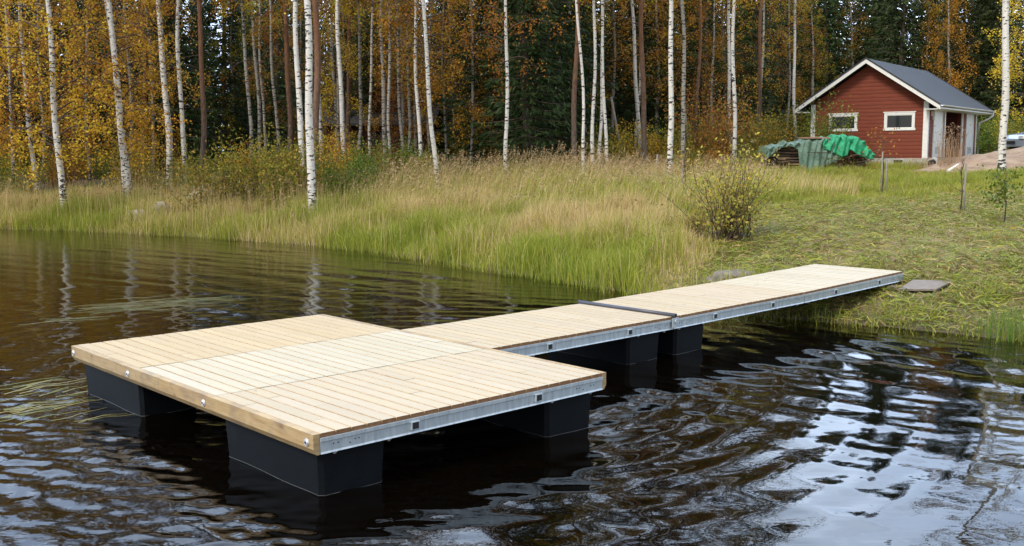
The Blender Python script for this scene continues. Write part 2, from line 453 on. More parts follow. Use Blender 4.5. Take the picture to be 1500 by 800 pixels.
while ya[-1] < 36: s_ = min(s_ * 1.02, .10); ya.append(ya[-1] + s_)
while ya[-1] < 1200: s_ *= 1.3; ya.append(ya[-1] + s_)
ys = np.array(yl[::-1][:-1] + ya)
w = put('water', grid_mesh('water', xs, ys, water_z), water_mat()); tag(w, kind='structure')

# ------------------------------------------------------------------ dock
dock = thing('floating_dock', 'pale wooden floating dock, square platform with long walkway reaching the grassy shore', 'dock',
             (DB[0], DB[1], 0), (0, 0, PI / 2 - TH))
BT = .028
TOPF = (3,)
def deck_mesh(length, width, pitch=.1222, seed=0):
    rg = random.Random(seed); g = NM()
    n = max(1, round(length / pitch)); p = length / n; gap = .008; bv = .0035
    for i in range(n):
        x0 = i * p + gap / 2; x1 = (i + 1) * p - gap / 2
        cuts = [0, width]
        if rg.random() < .42: cuts.insert(1, rg.uniform(.2, .8) * width)
        for a, b_ in zip(cuts[:-1], cuts[1:]):
            v = rg.uniform(.93, 1.04); h = rg.uniform(-.03, .03)
            col = (v * (1 + h * .3), v, v * (1 - h * 1.6))
            b2 = b_ - (.003 if b_ < width else 0)
            dz = rg.uniform(-.0012, .0012)
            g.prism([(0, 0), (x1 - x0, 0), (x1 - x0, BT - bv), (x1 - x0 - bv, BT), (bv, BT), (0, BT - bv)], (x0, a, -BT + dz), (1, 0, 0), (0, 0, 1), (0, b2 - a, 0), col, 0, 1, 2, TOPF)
    me = g.mesh('deck_boards')
    return me
def frame(loc, rot, length, width, x0=0):
    """galvanised edge beams on both long sides with cross beams"""
    zt, zb = -BT - .002, -BT - .108
    g = NM()
    for side in (0, 1):
        sgn = -1 if side == 0 else 1; y0 = 0 if side == 0 else width
        def pr(u): return y0 + sgn * u
        prof = [(-.004, zt), (.014, zt), (.014, zt - .024), (.004, zt - .030), (.004, zb + .012), (.010, zb), (-.035, zb), (-.035, zb + .004), (-.004, zb + .006)]
        g.prism([(u * sgn, z) for u, z in prof], (x0, y0, 0), (0, 1, 0), (0, 0, 1), (length, 0, 0))
    for fx in (.02, .283, .727, .965):
        g.box((x0 + length * fx - .025, .012, zb + .01), (x0 + length * fx + .025, width - .012, zt - .004))
    for fy in (.33, .66):
        g.box((x0 + .03, width * fy - .03, zt - .06), (x0 + length - .03, width * fy + .03, zt - .002))
    f = g.put('steel_frame', M['galv'], dock, loc, rot)
    for side in (0, 1):
        sgn = -1 if side == 0 else 1; y0 = 0 if side == 0 else width
        for fx in (.283, .727):
            xc = x0 + length * fx
            q = NM()
            yo = y0 + sgn * .020
            q.box((xc - .030, min(y0, yo), zt - .078), (xc + .030, max(y0, yo), zt - .022))
            q.box((xc - .036, min(y0 + sgn * .004, y0 + sgn * .026), zt - .027), (xc + .036, max(y0 + sgn * .004, y0 + sgn * .026), zt - .0215))
            q.box((xc - .036, min(y0 + sgn * .004, y0 + sgn * .026), zt - .0775), (xc - .0302, max(y0 + sgn * .004, y0 + sgn * .026), zt - .0272))
            br = q.put('tube_bracket', M['galv'], f)
            q = NM(); ya_, yb_ = y0 + sgn * .0203, y0 + sgn * .0215
            q.box((xc - .024, min(ya_, yb_), zt - .074), (xc + .028, max(ya_, yb_), zt - .0285))
            q.put('tube_end', M['black'], f)
        for hx in (.10, .135, .225, .265, .295, length - .295, length - .265, length - .225, length - .135, length - .10):
            hz = zt - (.052 if hx not in (.225, length - .225) else .070)
            if side == 0: q = NM(); q.disc((x0 + hx, y0 + sgn * .004, hz), (0, sgn, 0), .0055, .0012, 8); q.put('bolt_hole', M['black'], f)
        for hx in (.12, .55, length - .55, length - .12):
            q = NM(); q.disc((x0 + hx, y0 - sgn * .02, zb - .022), (0, 0, 1), .012, .022, 8); q.disc((x0 + hx, y0 - sgn * .02, zb - .008), (0, 0, 1), .022, .006, 10)
            q.put('clamp_bolt', M['chrome'], f)
    return f
def pontoon(x0, x1, y0, y1, zt=DH - BT - .112, parent=dock):
    g = NM(); zb = -.22; tap = .03; c = .03
    def ring(z, o):
        a, b_, e, f_ = x0 + o, x1 - o, y0 + o, y1 - o
        return [(a + c, e, z), (b_ - c, e, z), (b_, e + c, z), (b_, f_ - c, z), (b_ - c, f_, z), (a + c, f_, z), (a, f_ - c, z), (a, e + c, z)]
    rs = [ring(zb, tap), ring(zt - .03, .004), ring(zt - .015, 0), ring(zt, .008)]
    v = [p for r_ in rs for p in r_]; fs = [tuple(range(8))[::-1], tuple(24 + i for i in range(8))]
    for k in range(3):
        for i in range(8): j = (i + 1) % 8; fs.append((k * 8 + i, k * 8 + j, k * 8 + 8 + j, k * 8 + 8 + i))
    g.add(v, fs)
    o = g.put('pontoon_float', M['float'], parent)
    g = NM(); oo = .004 + (tap - .004) * (zt - .03) / (zt - .03 - zb) - .003
    r_ = ring(.004, oo); pts = [] 
    for i in range(8):
        a = np.array(r_[i]); b_ = np.array(r_[(i + 1) % 8])
        for t in np.linspace(0, 1, 12)[:-1]:
            q = a + (b_ - a) * t; q[2] += .004 * math.sin(q[0] * 9 + q[1] * 7); pts.append(q)
    pts.append(pts[0]); g.tube(pts, .0016, 5, cap=False)
    g.put('waterline', M['rim'], o)  # thin tube added as the meniscus glint along the float
def section(x0, y0, z0, length, width, tone, rot=0.0, seed=0, xin=0.0):
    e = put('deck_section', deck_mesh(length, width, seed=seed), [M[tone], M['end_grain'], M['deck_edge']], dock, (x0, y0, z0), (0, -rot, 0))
    frame((x0, y0, z0), (0, -rot, 0), length, width)
    return e
IN = .050
e = section(IN, 0, DH, DL - 2 * IN, 1.445, 'deck_pink', 0, 1); e['label'] = 'pinkish pale deck section nearest the camera'
e = section(IN, 1.456, DH, DL - 2 * IN, 1.376, 'deck_pale', 0, 2); e['label'] = 'whitish middle deck section'
e = section(IN, 2.842, DH, DL - 2 * IN, DW - 2.842, 'deck_warm', 0, 3); e['label'] = 'warm yellow deck section on the far left'
# walkway
WX0 = DL; WA, WB, WC = 2.6303, 2.5686, 2.5189
section(WX0 + .006, 1.437, DH, WA - .012, 1.395, 'deck_walk', 0, 4)
section(WX0 + WA + .006, 1.437, DH, WB - .010, 1.395, 'deck_walk', math.atan2(.0223, WB), 5)
section(WX0 + WA + WB + .006, 1.437, DH + .0223, WC - .006, 1.395, 'deck_pale', math.atan2(.0574, WC), 6)
# bumper boards
def bumper(x0, sgn, seed):
    # sgn -1: outer face towards -x
    hb = .138; th = .047; o = NM()
    prof = [(0, 0), (th, 0), (th, -hb), (.024, -hb), (0, -hb + .040), (-0.0, -.006)]
    for (ya_, yb_, t) in ((0.0, 2.345, (1, .98, .95)), (2.348, DW, (.93, .95, 1.0))):
        o.prism([(u if sgn < 0 else th - u, z) for u, z in prof], (x0, ya_ - .002, DH), (1, 0, 0), (0, 0, 1), (0, yb_ - ya_, 0), t)
    ob = o.put('bumper_board', M['bumper'], dock)
    xo = x0 if sgn < 0 else x0 + th
    for s_ in (.075, 1.545, 2.965, DW - .055):
        q = NM(); zc = DH - .062
        q.disc((xo, s_, zc), (sgn, 0, 0), .027, .006, 20); q.disc((xo + sgn * .006, s_, zc), (sgn, 0, 0), .019, .007, 16)
        q.disc((xo + sgn * .013, s_, zc), (sgn, 0, 0), .0105, .0012, 6, (1, 1, 1), 1); q.put('bolt', [M['chrome'], M['black']], ob)
bumper(0.0, -1, 1); bumper(DL - .0475, 1, 2)
# floats
for xa in (.077, DL - .077 - .54):
    pontoon(xa, xa + .54, .059, 1.40); pontoon(xa, xa + .54, 2.93, DW - .059)
pontoon(WX0 + WA - .66, WX0 + WA - .12, 1.50, 2.78)
pontoon(WX0 + WA + .12, WX0 + WA + .66, 1.50, 2.78)
# hinge tube across the walkway
q = NM(); q.tube([(WX0 + WA + .002, 1.40, DH + .016), (WX0 + WA + .002, 2.86, DH + .016)], .022, 14); hz = q.put('hinge_tube', M['tube'], dock)
q = NM(); q.disc((WX0 + WA + .002, 1.3995, DH + .018), (0, -1, 0), .017, .0015, 14); q.put('tube_opening', M['black'], hz)
q = NM()
q.box((WX0 + WA - .045, 1.4005, DH - .115), (WX0 + WA + .055, 1.4165, DH - .012)); q.disc((WX0 + WA + .005, 1.4005, DH - .05), (0, -1, 0), .024, .012, 12)
q.box((WX0 + WA - .045, 2.8515, DH - .115), (WX0 + WA + .055, 2.866, DH - .012))
q.put('hinge_plate', M['galv'], dock)
# shore end: bracket, sill beam and concrete foot
xe = WX0 + WA + WB + WC
q = NM(); q.box((xe + .002, 1.45, DH - .055), (xe + .03, 2.82, DH + .045))
q.box((xe + .0305, 1.46, DH - .10), (xe + .062, 1.60, DH + .03)); q.box((xe + .0305, 2.66, DH - .10), (xe + .062, 2.80, DH + .03))
q.disc((xe + .046, 1.455, DH - .04), (0, -1, 0), .03, .012, 12)
q.put('end_bracket', M['galv'], dock)
def dock_w(x, y): p = DB + DD * x + DN * y; return float(p[0]), float(p[1])
q = NM(); sx_, sy_ = dock_w(xe - .35, 2.1); zz = tzf(sx_, sy_)
q.box((xe - .42, 1.36, DH - .30), (xe - .28, 2.9, DH - .095))
q.put('support_sill', M['grey_wood'], dock)
q = NM()
for yy in (1.62, 2.6): q.box((xe - .47, yy - .15, zz - .25), (xe - .22, yy + .15, DH - .302))
q.put('concrete_foot', simple('concrete', (.27, .28, .26), .9, 0, .3, 12, .004), dock)
# landing board on the grass
def on_ground(px, py, up):
    z = .42
    for _ in range(8): p_ = at_z(px, py, z); z = .5 * z + .5 * (tzf(p_.x, p_.y) + up)
    return at_z(px, py, z)
lb = [on_ground(1338, 409.5, .055), on_ground(1396, 411.5, .055), on_ground(1371, 423.5, .07), on_ground(1316, 423.5, .07)]
q = NM(); cz = np.array([list(p) for p in lb]); cen = cz.mean(0)
v = [tuple(p - cen) for p in cz] + [tuple(p - cen - np.array([0, 0, .025])) for p in cz]
q.add(v, [(3, 2, 1, 0), (4, 5, 6, 7), (0, 1, 5, 4), (1, 2, 6, 5), (2, 3, 7, 6), (3, 0, 4, 7)])
o = q.put('landing_board', simple('damp_plywood', (.165, .138, .112), .75, 0, .35, 9, .0, (1, 6, 1)), None, tuple(cen))
tag(o, 'grey brown plywood board lying on the trampled grass at the shore end of the walkway', 'board')

# ------------------------------------------------------------------ plants: generators
ORANGE = [(.50, .245, .024), (.40, .175, .018), (.58, .33, .032), (.30, .15, .02), (.60, .41, .04)]
YELLOW = [(.56, .36, .03), (.40, .26, .035), (.30, .24, .035), (.20, .18, .03)]
OLIVE = [(.15, .19, .022), (.24, .24, .03), (.34, .28, .035), (.10, .145, .02), (.42, .31, .035)]
GREEN = [(.06, .115, .018), (.09, .165, .022), (.045, .09, .015), (.13, .20, .03)]
RUST = [(.30, .085, .025), (.38, .13, .03), (.22, .075, .025), (.26, .16, .03)]
def pick(pal, n, rg, jit=.18):
    p = np.array(pal)[rg.integers(0, len(pal), n)]
    return p * rg.uniform(1 - jit, 1 + jit, (n, 1))
def birch_crown(seed, H=17, h0=4.0, Rm=2.0, nbr=55, per=120, pal=ORANGE, size=.085, droop=.8, low=.5):
    rg = np.random.default_rng(seed); g = NM()
    for i in range(nbr):
        t = (i + rg.uniform()) / nbr
        h = h0 + (H - h0) * t ** 1.05
        l = Rm * min(1, low + t * 2.2) * (1 - t) ** .55 * rg.uniform(.65, 1.2) + .25
        az = rg.uniform(0, 2 * PI); up = rg.uniform(.35, .9)
        s_ = np.linspace(0, 1, 6)
        rr = l * s_; zz = h + l * (up * s_ - droop * s_ ** 2.2)
        kx = az + .3 * np.sin(s_ * 3 + i)
        P = np.stack([rr * np.cos(kx), rr * np.sin(kx), zz], -1)
        g.tube(P, np.linspace(.022 * l / 2 + .006, .003, 6), 4, (.1, .07, .05), 0, False)
        n = int(per * (.4 + .6 * l / Rm) * rg.uniform(.5, 1.4))
        # leaf clumps hanging from points on the branch
        nc = max(2, n // 20)
        ct = rg.uniform(.22, 1.05, nc)
        cc = np.stack([np.interp(ct, s_, P[:, k]) for k in range(3)], -1) + rg.normal(size=(nc, 3)) * (.13, .13, .07)
        idx = rg.integers(0, nc, n)
        L = cc[idx] + rg.normal(size=(n, 3)) * (.10, .10, .09); L[:, 2] -= rg.exponential(.20, n)
        g.leaves(L, rg.uniform(.6, 1.25, n) * size, pick(pal, n, rg), 1, 0, .7, rg)
    return g.mesh('birch_crown')
def spruce_crown(seed, H=17, h0=.5, Rm=2.3, pal=((.026, .050, .012), (.036, .066, .014), (.018, .036, .010), (.048, .075, .018)), dens=1.0):
    rg = np.random.default_rng(seed); g = NM()
    h = h0
    while h < H - .2:
        t = (h - h0) / (H - h0)
        l0 = Rm * (1 - t) ** .8 * (.75 + .25 * min(1, t * 6)) + .12
        nb = int(6 + 3 * (1 - t)); a0 = rg.uniform(0, 6)
        for b in range(nb):
            az = a0 + b * 2 * PI / nb + rg.normal() * .2; l = l0 * rg.uniform(.6, 1.15)
            s_ = np.linspace(0, 1, 5)
            drop = .35 * (1 - t) + .05
            zz = h + l * (-.75 * drop * s_ + .35 * drop * s_ ** 2 * 1.2) + rg.normal() * .03
            P = np.stack([l * s_ * math.cos(az), l * s_ * math.sin(az), zz], -1)
            g.tube(P, np.linspace(.015 * l + .006, .003, 5), 3, (.07, .05, .04), 0, False)
            n = int((14 + 20 * l) * dens)
            q = rg.uniform(.12, 1.05, n) ** .8
            c = np.stack([np.interp(q, s_, P[:, k]) for k in range(3)], -1)
            side = rg.uniform(-1, 1, n) * l * .30 * (1.15 - q)
            c[:, 0] += -math.sin(az) * side; c[:, 1] += math.cos(az) * side
            c[:, 2] -= rg.exponential(.10, n) + .02
            u = np.stack([math.cos(az) * .8 + rg.normal(size=n) * .4 - math.sin(az) * np.sign(side) * .6, math.sin(az) * .8 + rg.normal(size=n) * .4 + math.cos(az) * np.sign(side) * .6, -.55 + rg.normal(size=n) * .35], -1)
            u /= np.linalg.norm(u, axis=1)[:, None]
            w_ = rg.normal(size=(n, 3)); w_ -= (w_ * u).sum(1)[:, None] * u; w_ /= np.linalg.norm(w_, axis=1)[:, None]
            sz = rg.uniform(.16, .34, n)[:, None] * (.55 + .45 * min(1, l))
            a = u * sz * .5; bb = w_ * sz * .13
            v = np.stack([c - a, c - bb, c + a, c + bb], 1).reshape(-1, 3)
            g.add(v, np.arange(4 * n).reshape(n, 4), np.repeat(pick(pal, n, rg, .25), 4, 0), 1)
        h += rg.uniform(.24, .38) * (1 if t < .7 else .8)
    return g.mesh('spruce_crown')
def pine_crown(seed, H=18, h0=10.5):
    rg = np.random.default_rng(seed); g = NM()
    for i in range(26):
        t = (i + .5) / 26; h = h0 + (H - h0) * t; l = 2.3 * (1 - t) ** .6 * min(1, .5 + 2 * t) * rg.uniform(.6, 1.1) + .3
        az = rg.uniform(0, 2 * PI); s_ = np.linspace(0, 1, 5)
        P = np.stack([l * s_ * math.cos(az), l * s_ * math.sin(az), h + l * .35 * s_ ** 1.5], -1)
        g.tube(P, np.linspace(.04, .008, 5), 4, (.1, .06, .04), 0, False)
        for k in range(7):
            q = rg.uniform(.4, 1.05); c = np.array([np.interp(q, s_, P[:, j]) for j in range(3)]) + rg.normal(size=3) * .25
            n = 42
            L = c + rg.normal(size=(n, 3)) * (.20, .20, .12)
            g.leaves(L, rg.uniform(.14, .26, n), pick([(.03, .055, .022), (.045, .075, .03), (.02, .04, .018)], n, rg), 1, 0, .22, rg)
    # dead snags on the bare bole
    for i in range(8):
        h = rg.uniform(3, h0); az = rg.uniform(0, 6.3); l = rg.uniform(.3, 1.0)
        g.tube([(0, 0, h), (l * math.cos(az), l * math.sin(az), h + rg.uniform(-.2, .15))], [.014, .004], 4, (.1, .08, .07), 0, False)
    return g.mesh('pine_crown')
def shrub_mesh(seed, H=1.6, Rm=1.0, nst=22, per=70, pal=OLIVE, size=.06, lo=.15, sr_=.009):
    rg = np.random.default_rng(seed); g = NM()
    for i in range(nst):
        az = rg.uniform(0, 2 * PI); out = Rm * math.sqrt(rg.uniform(0, 1)); h = H * rg.uniform(.55, 1.05) * (1 - .35 * (out / Rm) ** 2)
        s_ = np.linspace(0, 1, 6); b0 = rg.normal(size=2) * Rm * .18
        P = np.stack([b0[0] + out * math.cos(az) * s_ ** 1.3 + .04 * np.sin(s_ * 7 + i), b0[1] + out * math.sin(az) * s_ ** 1.3 + .04 * np.cos(s_ * 6 + i * 2), h * s_], -1)
        g.tube(P, np.linspace(sr_, sr_ * .3, 6), 4, (.1, .07, .05), 0, False)
        n = int(per * rg.uniform(.5, 1.4))
        q = rg.uniform(lo, 1.03, n)
        L = np.stack([np.interp(q, s_, P[:, j]) for j in range(3)], -1) + rg.normal(size=(n, 3)) * (.10, .10, .08) * min(1.6, .5 + Rm)
        L[:, 2] = np.maximum(L[:, 2], .03)
        g.leaves(L, rg.uniform(.6, 1.3, n) * size, pick(pal, n, rg), 1, 0, .6, rg)
    return g.mesh('foliage')
def trunk_mesh(r0, H, seed, wobl=.12, seg=10, flare=1.35, power=.85):
    rg = np.random.default_rng(seed)
    z = np.concatenate([[-.4, 0, .15, .4], np.linspace(.9, H, int(H / .55))])
    ph = rg.uniform(0, 6, 4)
    dx = wobl * (np.sin(z * .55 + ph[0]) - math.sin(ph[0]) + .35 * (np.sin(z * 1.4 + ph[1]) - math.sin(ph[1])))
    dy = wobl * (np.sin(z * .48 + ph[2]) - math.sin(ph[2]))
    fade = np.clip(z / 2, 0, 1)
    t = np.clip(z / H, 0, 1)
    r_ = r0 * ((1 - t) ** power * .97 + .03) * np.where(z < .5, 1 + (flare - 1) * np.clip((.5 - z) / .5, 0, 1) ** 2, 1) * (1 + rg.normal(size=len(z)) * .02)
    g = NM(); g.tube(np.stack([dx * fade, dy * fade, z], -1), r_, seg)
    return g.mesh('trunk')

CR = {}
CR['birch'] = [birch_crown(20 + k, 17, 3.6, 2.0, 62, 115, ORANGE[:4] + YELLOW[1:3]) for k in range(3)]
CR['birch_low'] = [birch_crown(30 + k, 15, 1.5, 2.2, 64, 165, ORANGE + YELLOW[:1], .092, .8, .75) for k in range(3)]
CR['birch_high'] = [birch_crown(40 + k, 18, 6.5, 2.0, 52, 115, ORANGE[:4] + OLIVE[1:3]) for k in range(2)]
CR['birch_yellow'] = [birch_crown(50 + k, 14, .8, 1.7, 90, 150, YELLOW[:2] + ORANGE[2:3] + ORANGE[4:5], .09, .5, .7) for k in range(2)]
CR['birch_olive'] = [birch_crown(60 + k, 13, 1.5, 2.1, 80, 130, OLIVE + ORANGE[:2], .09, .6, .7) for k in range(2)]
CR['spruce'] = [spruce_crown(70 + k, 17, .4, (2.4, 2.1, 2.7)[k]) for k in range(3)]
CR['pine'] = [pine_crown(80 + k) for k in range(2)]
for k_, l_ in CR.items():
    for me in l_:
        set_mats(me, [M['twig'], M['needle'] if k_ in ('spruce', 'pine') else M['leaf']])
HT = {'birch': 17, 'birch_low': 15, 'birch_high': 18, 'birch_yellow': 14, 'birch_olive': 13, 'spruce': 17, 'pine': 18}
tree_n = [0]
def tree(name, kind, label, cat, loc, radius, rot=(0, 0, 0), scale=1.0, bark='birch', group=None, wobl=.12, crot=None, no_crown=False):
    tree_n[0] += 1; k = tree_n[0]
    root = thing(name, label, cat, loc, rot, group)
    H = HT[kind] * scale
    put('trunk', trunk_mesh(radius, H, 1000 + k, wobl), M[bark], root)
    if not no_crown:
        me = CR[kind][k % len(CR[kind])]
        c = put('crown', me, None, root, None, (0, 0, (k * 2.4) % 6.28)); c.scale = (scale,) * 3
    return root
def tree_px(name, kind, label, cat, xb, Y, xt, wpx, scale=1.0, bark='birch', group=None, wobl=.07):
    """stand a tree at distance Y below image column xb, leaning so that it leaves the top of the frame near xt"""
    X = at_y(xb, 240, Y).x
    for _ in range(3):
        z = tzf(X, Y)
        vy = 222 + (HC - z) / Y * F
        X = at_y(xb, min(vy, 300), Y).x
    top = at_y(xt, 0, Y)
    lean = math.atan2(top.x - X, top.z - z)
    return tree(name, kind, label, cat, (X, Y, z), wpx / 2 * Y / F, (0, lean, 0), scale, bark, group, wobl)

GB = 'slender birches deep in the stand'
SLIM = 'slim pale birch trunk half hidden among others deep in the birch stand'
birches = [
 # xb, Y, xt, width, kind, bark, label
 (94, 33, 68, 11, 'birch_low', 'birch', 'leftmost thick white birch, leaning left above the shore reeds with orange leaves'),
 (55, 38, 30, 8, 'birch_low', 'birch', 'crooked thin birch leaning strongly left behind the leftmost thick birch'),
 (189, 34, 168, 13, 'birch_low', 'birch', 'stout white birch rising behind the pale shore boulder'),
 (184, 35, 160, 9, 'birch', 'birch', 'thinner birch pressed close against the stout birch behind the boulder'),
 (249, 40, 236, 11, 'birch', 'birch', 'mottled white birch between the boulder and the reddish pine'),
 (272, 38, 266, 8, 'birch_high', 'birch', 'straight clean white birch just left of the reddish pine trunk'),
 (369, 43, 355, 6.5, 'birch_high', 'birch', None),
 (64, 44, 60, 5, 'birch_low', 'birch_grey', None),
 (194, 42, 187, 7, 'birch_low', 'birch_grey', None),
 (381, 46, 372, 6.5, 'birch_high', 'birch', None),
 (391, 48, 384, 5, 'birch', 'birch_grey', None),
 (410, 46, 399, 6, 'birch_high', 'birch', None),
 (458, 28.5, 441, 14, 'birch_high', 'birch', 'thickest bright white birch, standing alone at the front of the tall grass'),
 (447, 33, 434, 10, 'birch_high', 'birch', 'white birch directly behind the thickest front birch'),
 (473, 42, 466, 7.5, 'birch_high', 'birch', 'pale birch just right of the brown pine behind the thickest birch'),
 (505, 40, 501, 8.5, 'birch_high', 'birch', 'upright birch above the dark green bush, left of the hidden red house'),
 (525, 44, 521, 6.5, 'birch_high', 'birch', None),
 (543, 39, 543, 5, 'birch_high', 'birch_grey', 'crooked brownish thin birch in front of the hidden red house'),
 (565, 42, 565, 8, 'birch_high', 'birch_grey', 'grey birch of a close pair in front of the hidden red house'),
 (573, 41, 570, 6, 'birch_high', 'birch', None),
 (592, 44, 585, 6.5, 'birch', 'birch', None),
 (599, 45, 594, 6, 'birch', 'birch_grey', None),
 (617, 40, 611, 7, 'birch', 'birch', 'white birch at the right end of the hidden red house'),
 (641, 33, 628, 8, 'birch', 'birch', 'white birch leaning left out of the plumed dry grass'),
 (741, 34, 734, 7, 'birch', 'birch', 'lone thin white birch at the left edge of the dark spruces'),
 (494, 50, 489, 6, 'birch_high', 'birch', None),
 (855, 34, 846, 5.5, 'birch_high', 'birch', 'thin birch right beside the tall brown pine, leftmost of four'),
 (868, 36, 866, 6.5, 'birch_high', 'birch', 'second of four thin birches right of the tall brown pine'),
 (877, 37, 876, 5.5, 'birch_high', 'birch', 'third of four thin birches right of the tall brown pine'),
 (888, 36, 888, 6, 'birch_high', 'birch', 'last of four thin birches right of the tall brown pine'),
 (940, 42, 920, 7, 'birch_high', 'birch', 'curved birch leaning left against the grey brown pine'),
 (962, 52, 961, 6, 'birch', 'birch_grey', None),
 (981, 33, 976, 9.5, 'birch_high', 'birch', 'bright white birch at the lawn edge, beside the short grey post'),
 (1000, 38, 998, 7.5, 'birch_high', 'birch_grey', 'greyish birch just right of the bright lawn edge birch'),
 (1039, 56, 1040, 6, 'birch', 'birch_grey', None),
 (1075, 37, 1079, 7, 'birch_high', 'birch', 'front stem of the white birch pair right of the rusty bush'),
 (1071, 41, 1074, 6, 'birch_high', 'birch', 'rear stem of the white birch pair right of the rusty bush'),
 (1165, 50, 1168, 5.5, 'birch_high', 'birch', 'thin white birch at the left eave of the red cabin'),
 (1151, 53, 1154, 4, 'birch', 'birch_grey', 'very thin grey birch left of the cabin, beside a whiter birch'),
 (1467, 31, 1468, 12.5, 'birch_high', 'birch', 'big white birch standing alone on the lawn right of the cabin'),
 (1388, 62, 1390, 5, 'birch_yellow', 'birch_grey', 'golden yellow birch rising behind the cabin roof'),
 (1360, 66, 1362, 5, 'birch_yellow', 'birch_grey', 'smaller yellow birch left of the golden one behind the cabin roof'),
 (1505, 48, 1507, 6, 'birch_yellow', 'birch_grey', 'yellow birch at the right picture edge behind the lawn birch'),
]
for i, (xb, Y, xt, wp, kd, bk, lb_) in enumerate(birches):
    tree_px('birch_tree', kd, lb_ or SLIM, 'birch', xb, Y, xt, wp * .9, 1.0 + .06 * math.sin(i * 2.1), bk if lb_ else 'birch_grey', None if lb_ else GB)  # deep unlabelled trunks get the darker bark in place of canopy shade
pines = [(295, 38, 292, 8.5, 'reddish brown pine trunk right of the straight clean birch'),
 (463, 34, 457, 11, 'brown pine hugging the right side of the thickest front birch'),
 (425, 46, 419, 9, 'reddish pine trunk left of the thickest front birch'),
 (513, 50, 511, 7, 'reddish pine trunk behind the birches above the dark green bush'),
 (841, 36, 841, 8.5, 'tall brown pine at the right side of the dark spruces'),
 (944, 38, 946, 8.5, 'grey brown pine beside the curved birch'),
 (985, 52, 984, 6, 'distant brown pine just behind the bright lawn edge birch'),
 (1019, 40, 1021, 5, 'thin dark pine stem left of the rusty bush'),
 (1112, 46, 1119, 6, 'thin reddish pine left of the firewood stack'),
 (210, 46, 205, 7, 'dim pine trunk right of the stout boulder birch'),
 (18, 44, 14, 8, 'dark pine trunk near the left picture edge'),
 (108, 46, 104, 6, 'dim brown pine right of the leftmost thick birch'),
 (770, 46, 768, 7, 'brown pine trunk sunk in the dark spruces'),
 (1310, 70, 1308, 6, 'tall pine stem above the cabin ridge among dark spruces')]
for i, (xb, Y, xt, wp, lb_) in enumerate(pines):
    tree_px('pine_tree', 'pine', lb_, 'pine', xb, Y, xt, wp, 1.0 + .05 * math.sin(i * 1.3), 'pine')
# extra orange birches filling the left and middle stand
rg = random.Random(3)
for i, (xb, Y, kd) in enumerate([(20, 37, 'birch_low'), (132, 40, 'birch_low'), (225, 46, 'birch_low'), (-60, 38, 'birch_low'), (-120, 41, 'birch_low'), (5, 50, 'birch_low'),
        (345, 52, 'birch_olive'), (610, 52, 'birch_low'), (655, 47, 'birch_low'), (690, 43, 'birch_low'), (555, 56, 'birch_low'), (715, 50, 'birch_low'), (440, 54, 'birch_low'), (800, 52, 'birch_olive'),
        (905, 56, 'birch_low'), (1000, 60, 'birch_olive'), (1060, 54, 'birch_low'), (1095, 57, 'birch_olive'), (1130, 60, 'birch_low'), (1020, 66, 'birch_low'), (950, 64, 'birch_olive'), (480, 58, 'birch_olive'), (1185, 64, 'birch_olive'), (1420, 70, 'birch_olive'), (1250, 68, 'birch_olive'), (860, 48, 'birch'), (895, 51, 'birch'), (930, 49, 'birch'), (975, 54, 'birch'), (1010, 50, 'birch'), (1045, 49, 'birch'), (1085, 52, 'birch'), (1110, 49, 'birch'), (1030, 58, 'birch_low'), (870, 58, 'birch_low'), (500, 55, 'birch'), (540, 57, 'birch'), (580, 55, 'birch'), (588, 47, 'birch_low'), (498, 45, 'birch_low'), (630, 50, 'birch'), (665, 52, 'birch')]):
    tree_px('birch_tree', kd, 'leafy young birch filling the gaps behind the front trunks', 'birch', xb, Y, xb + rg.uniform(-12, 8), rg.uniform(4, 6), rg.uniform(.75, 1.0), 'birch_grey', 'leafy young birches behind the front trunks')
# spruces
sprl = [(775, 38, 1.0, 'tall dark spruce with skirts to the grass in the middle of the wood'), (810, 41, 1.0, 'dark spruce right of the tall middle spruce, beside the brown pine'),
        (735, 44, 1.1, 'dark spruce behind the lone thin white birch')]
for xb, Y, s_, lb_ in sprl:
    X = at_y(xb, 230, Y).x
    tree('spruce_tree', 'spruce', lb_, 'spruce', (X, Y, tzf(X, Y)), .14, (0, 0, 0), s_, 'spruce_bark')
GS = 'dark spruces behind the birches'
n_s = 0
for row, (Y, x0, x1, st) in enumerate([(50, -150, 1130, 85), (57, -180, 1150, 80), (65, -220, 1700, 62), (74, -250, 1750, 60), (84, -250, 1750, 58), (70, 1050, 1600, 48), (93, -300, 1800, 46)]):
    x = x0 + row * 17
    while x < x1:
        yy = Y + rg.uniform(-3, 3); xx = x + rg.uniform(-22, 22)
        X = at_y(xx, 220, yy).x
        gapok = not (430 < xx < 690 and yy < 54) and not (1212 < xx < 1226 and yy < 70) and not (845 < xx < 850)
        if gapok:
            tree('spruce_tree', 'spruce', 'dark green spruce deep in the wood behind the birches and the cabin', 'spruce', (X, yy, tzf(X, yy)), .15, (0, 0, rg.uniform(0, 6)), rg.uniform(.72, 1.08) if xx < 1150 else rg.uniform(.85, 1.15), 'spruce_bark', GS)
            n_s += 1
        x += st * rg.uniform(.75, 1.25)

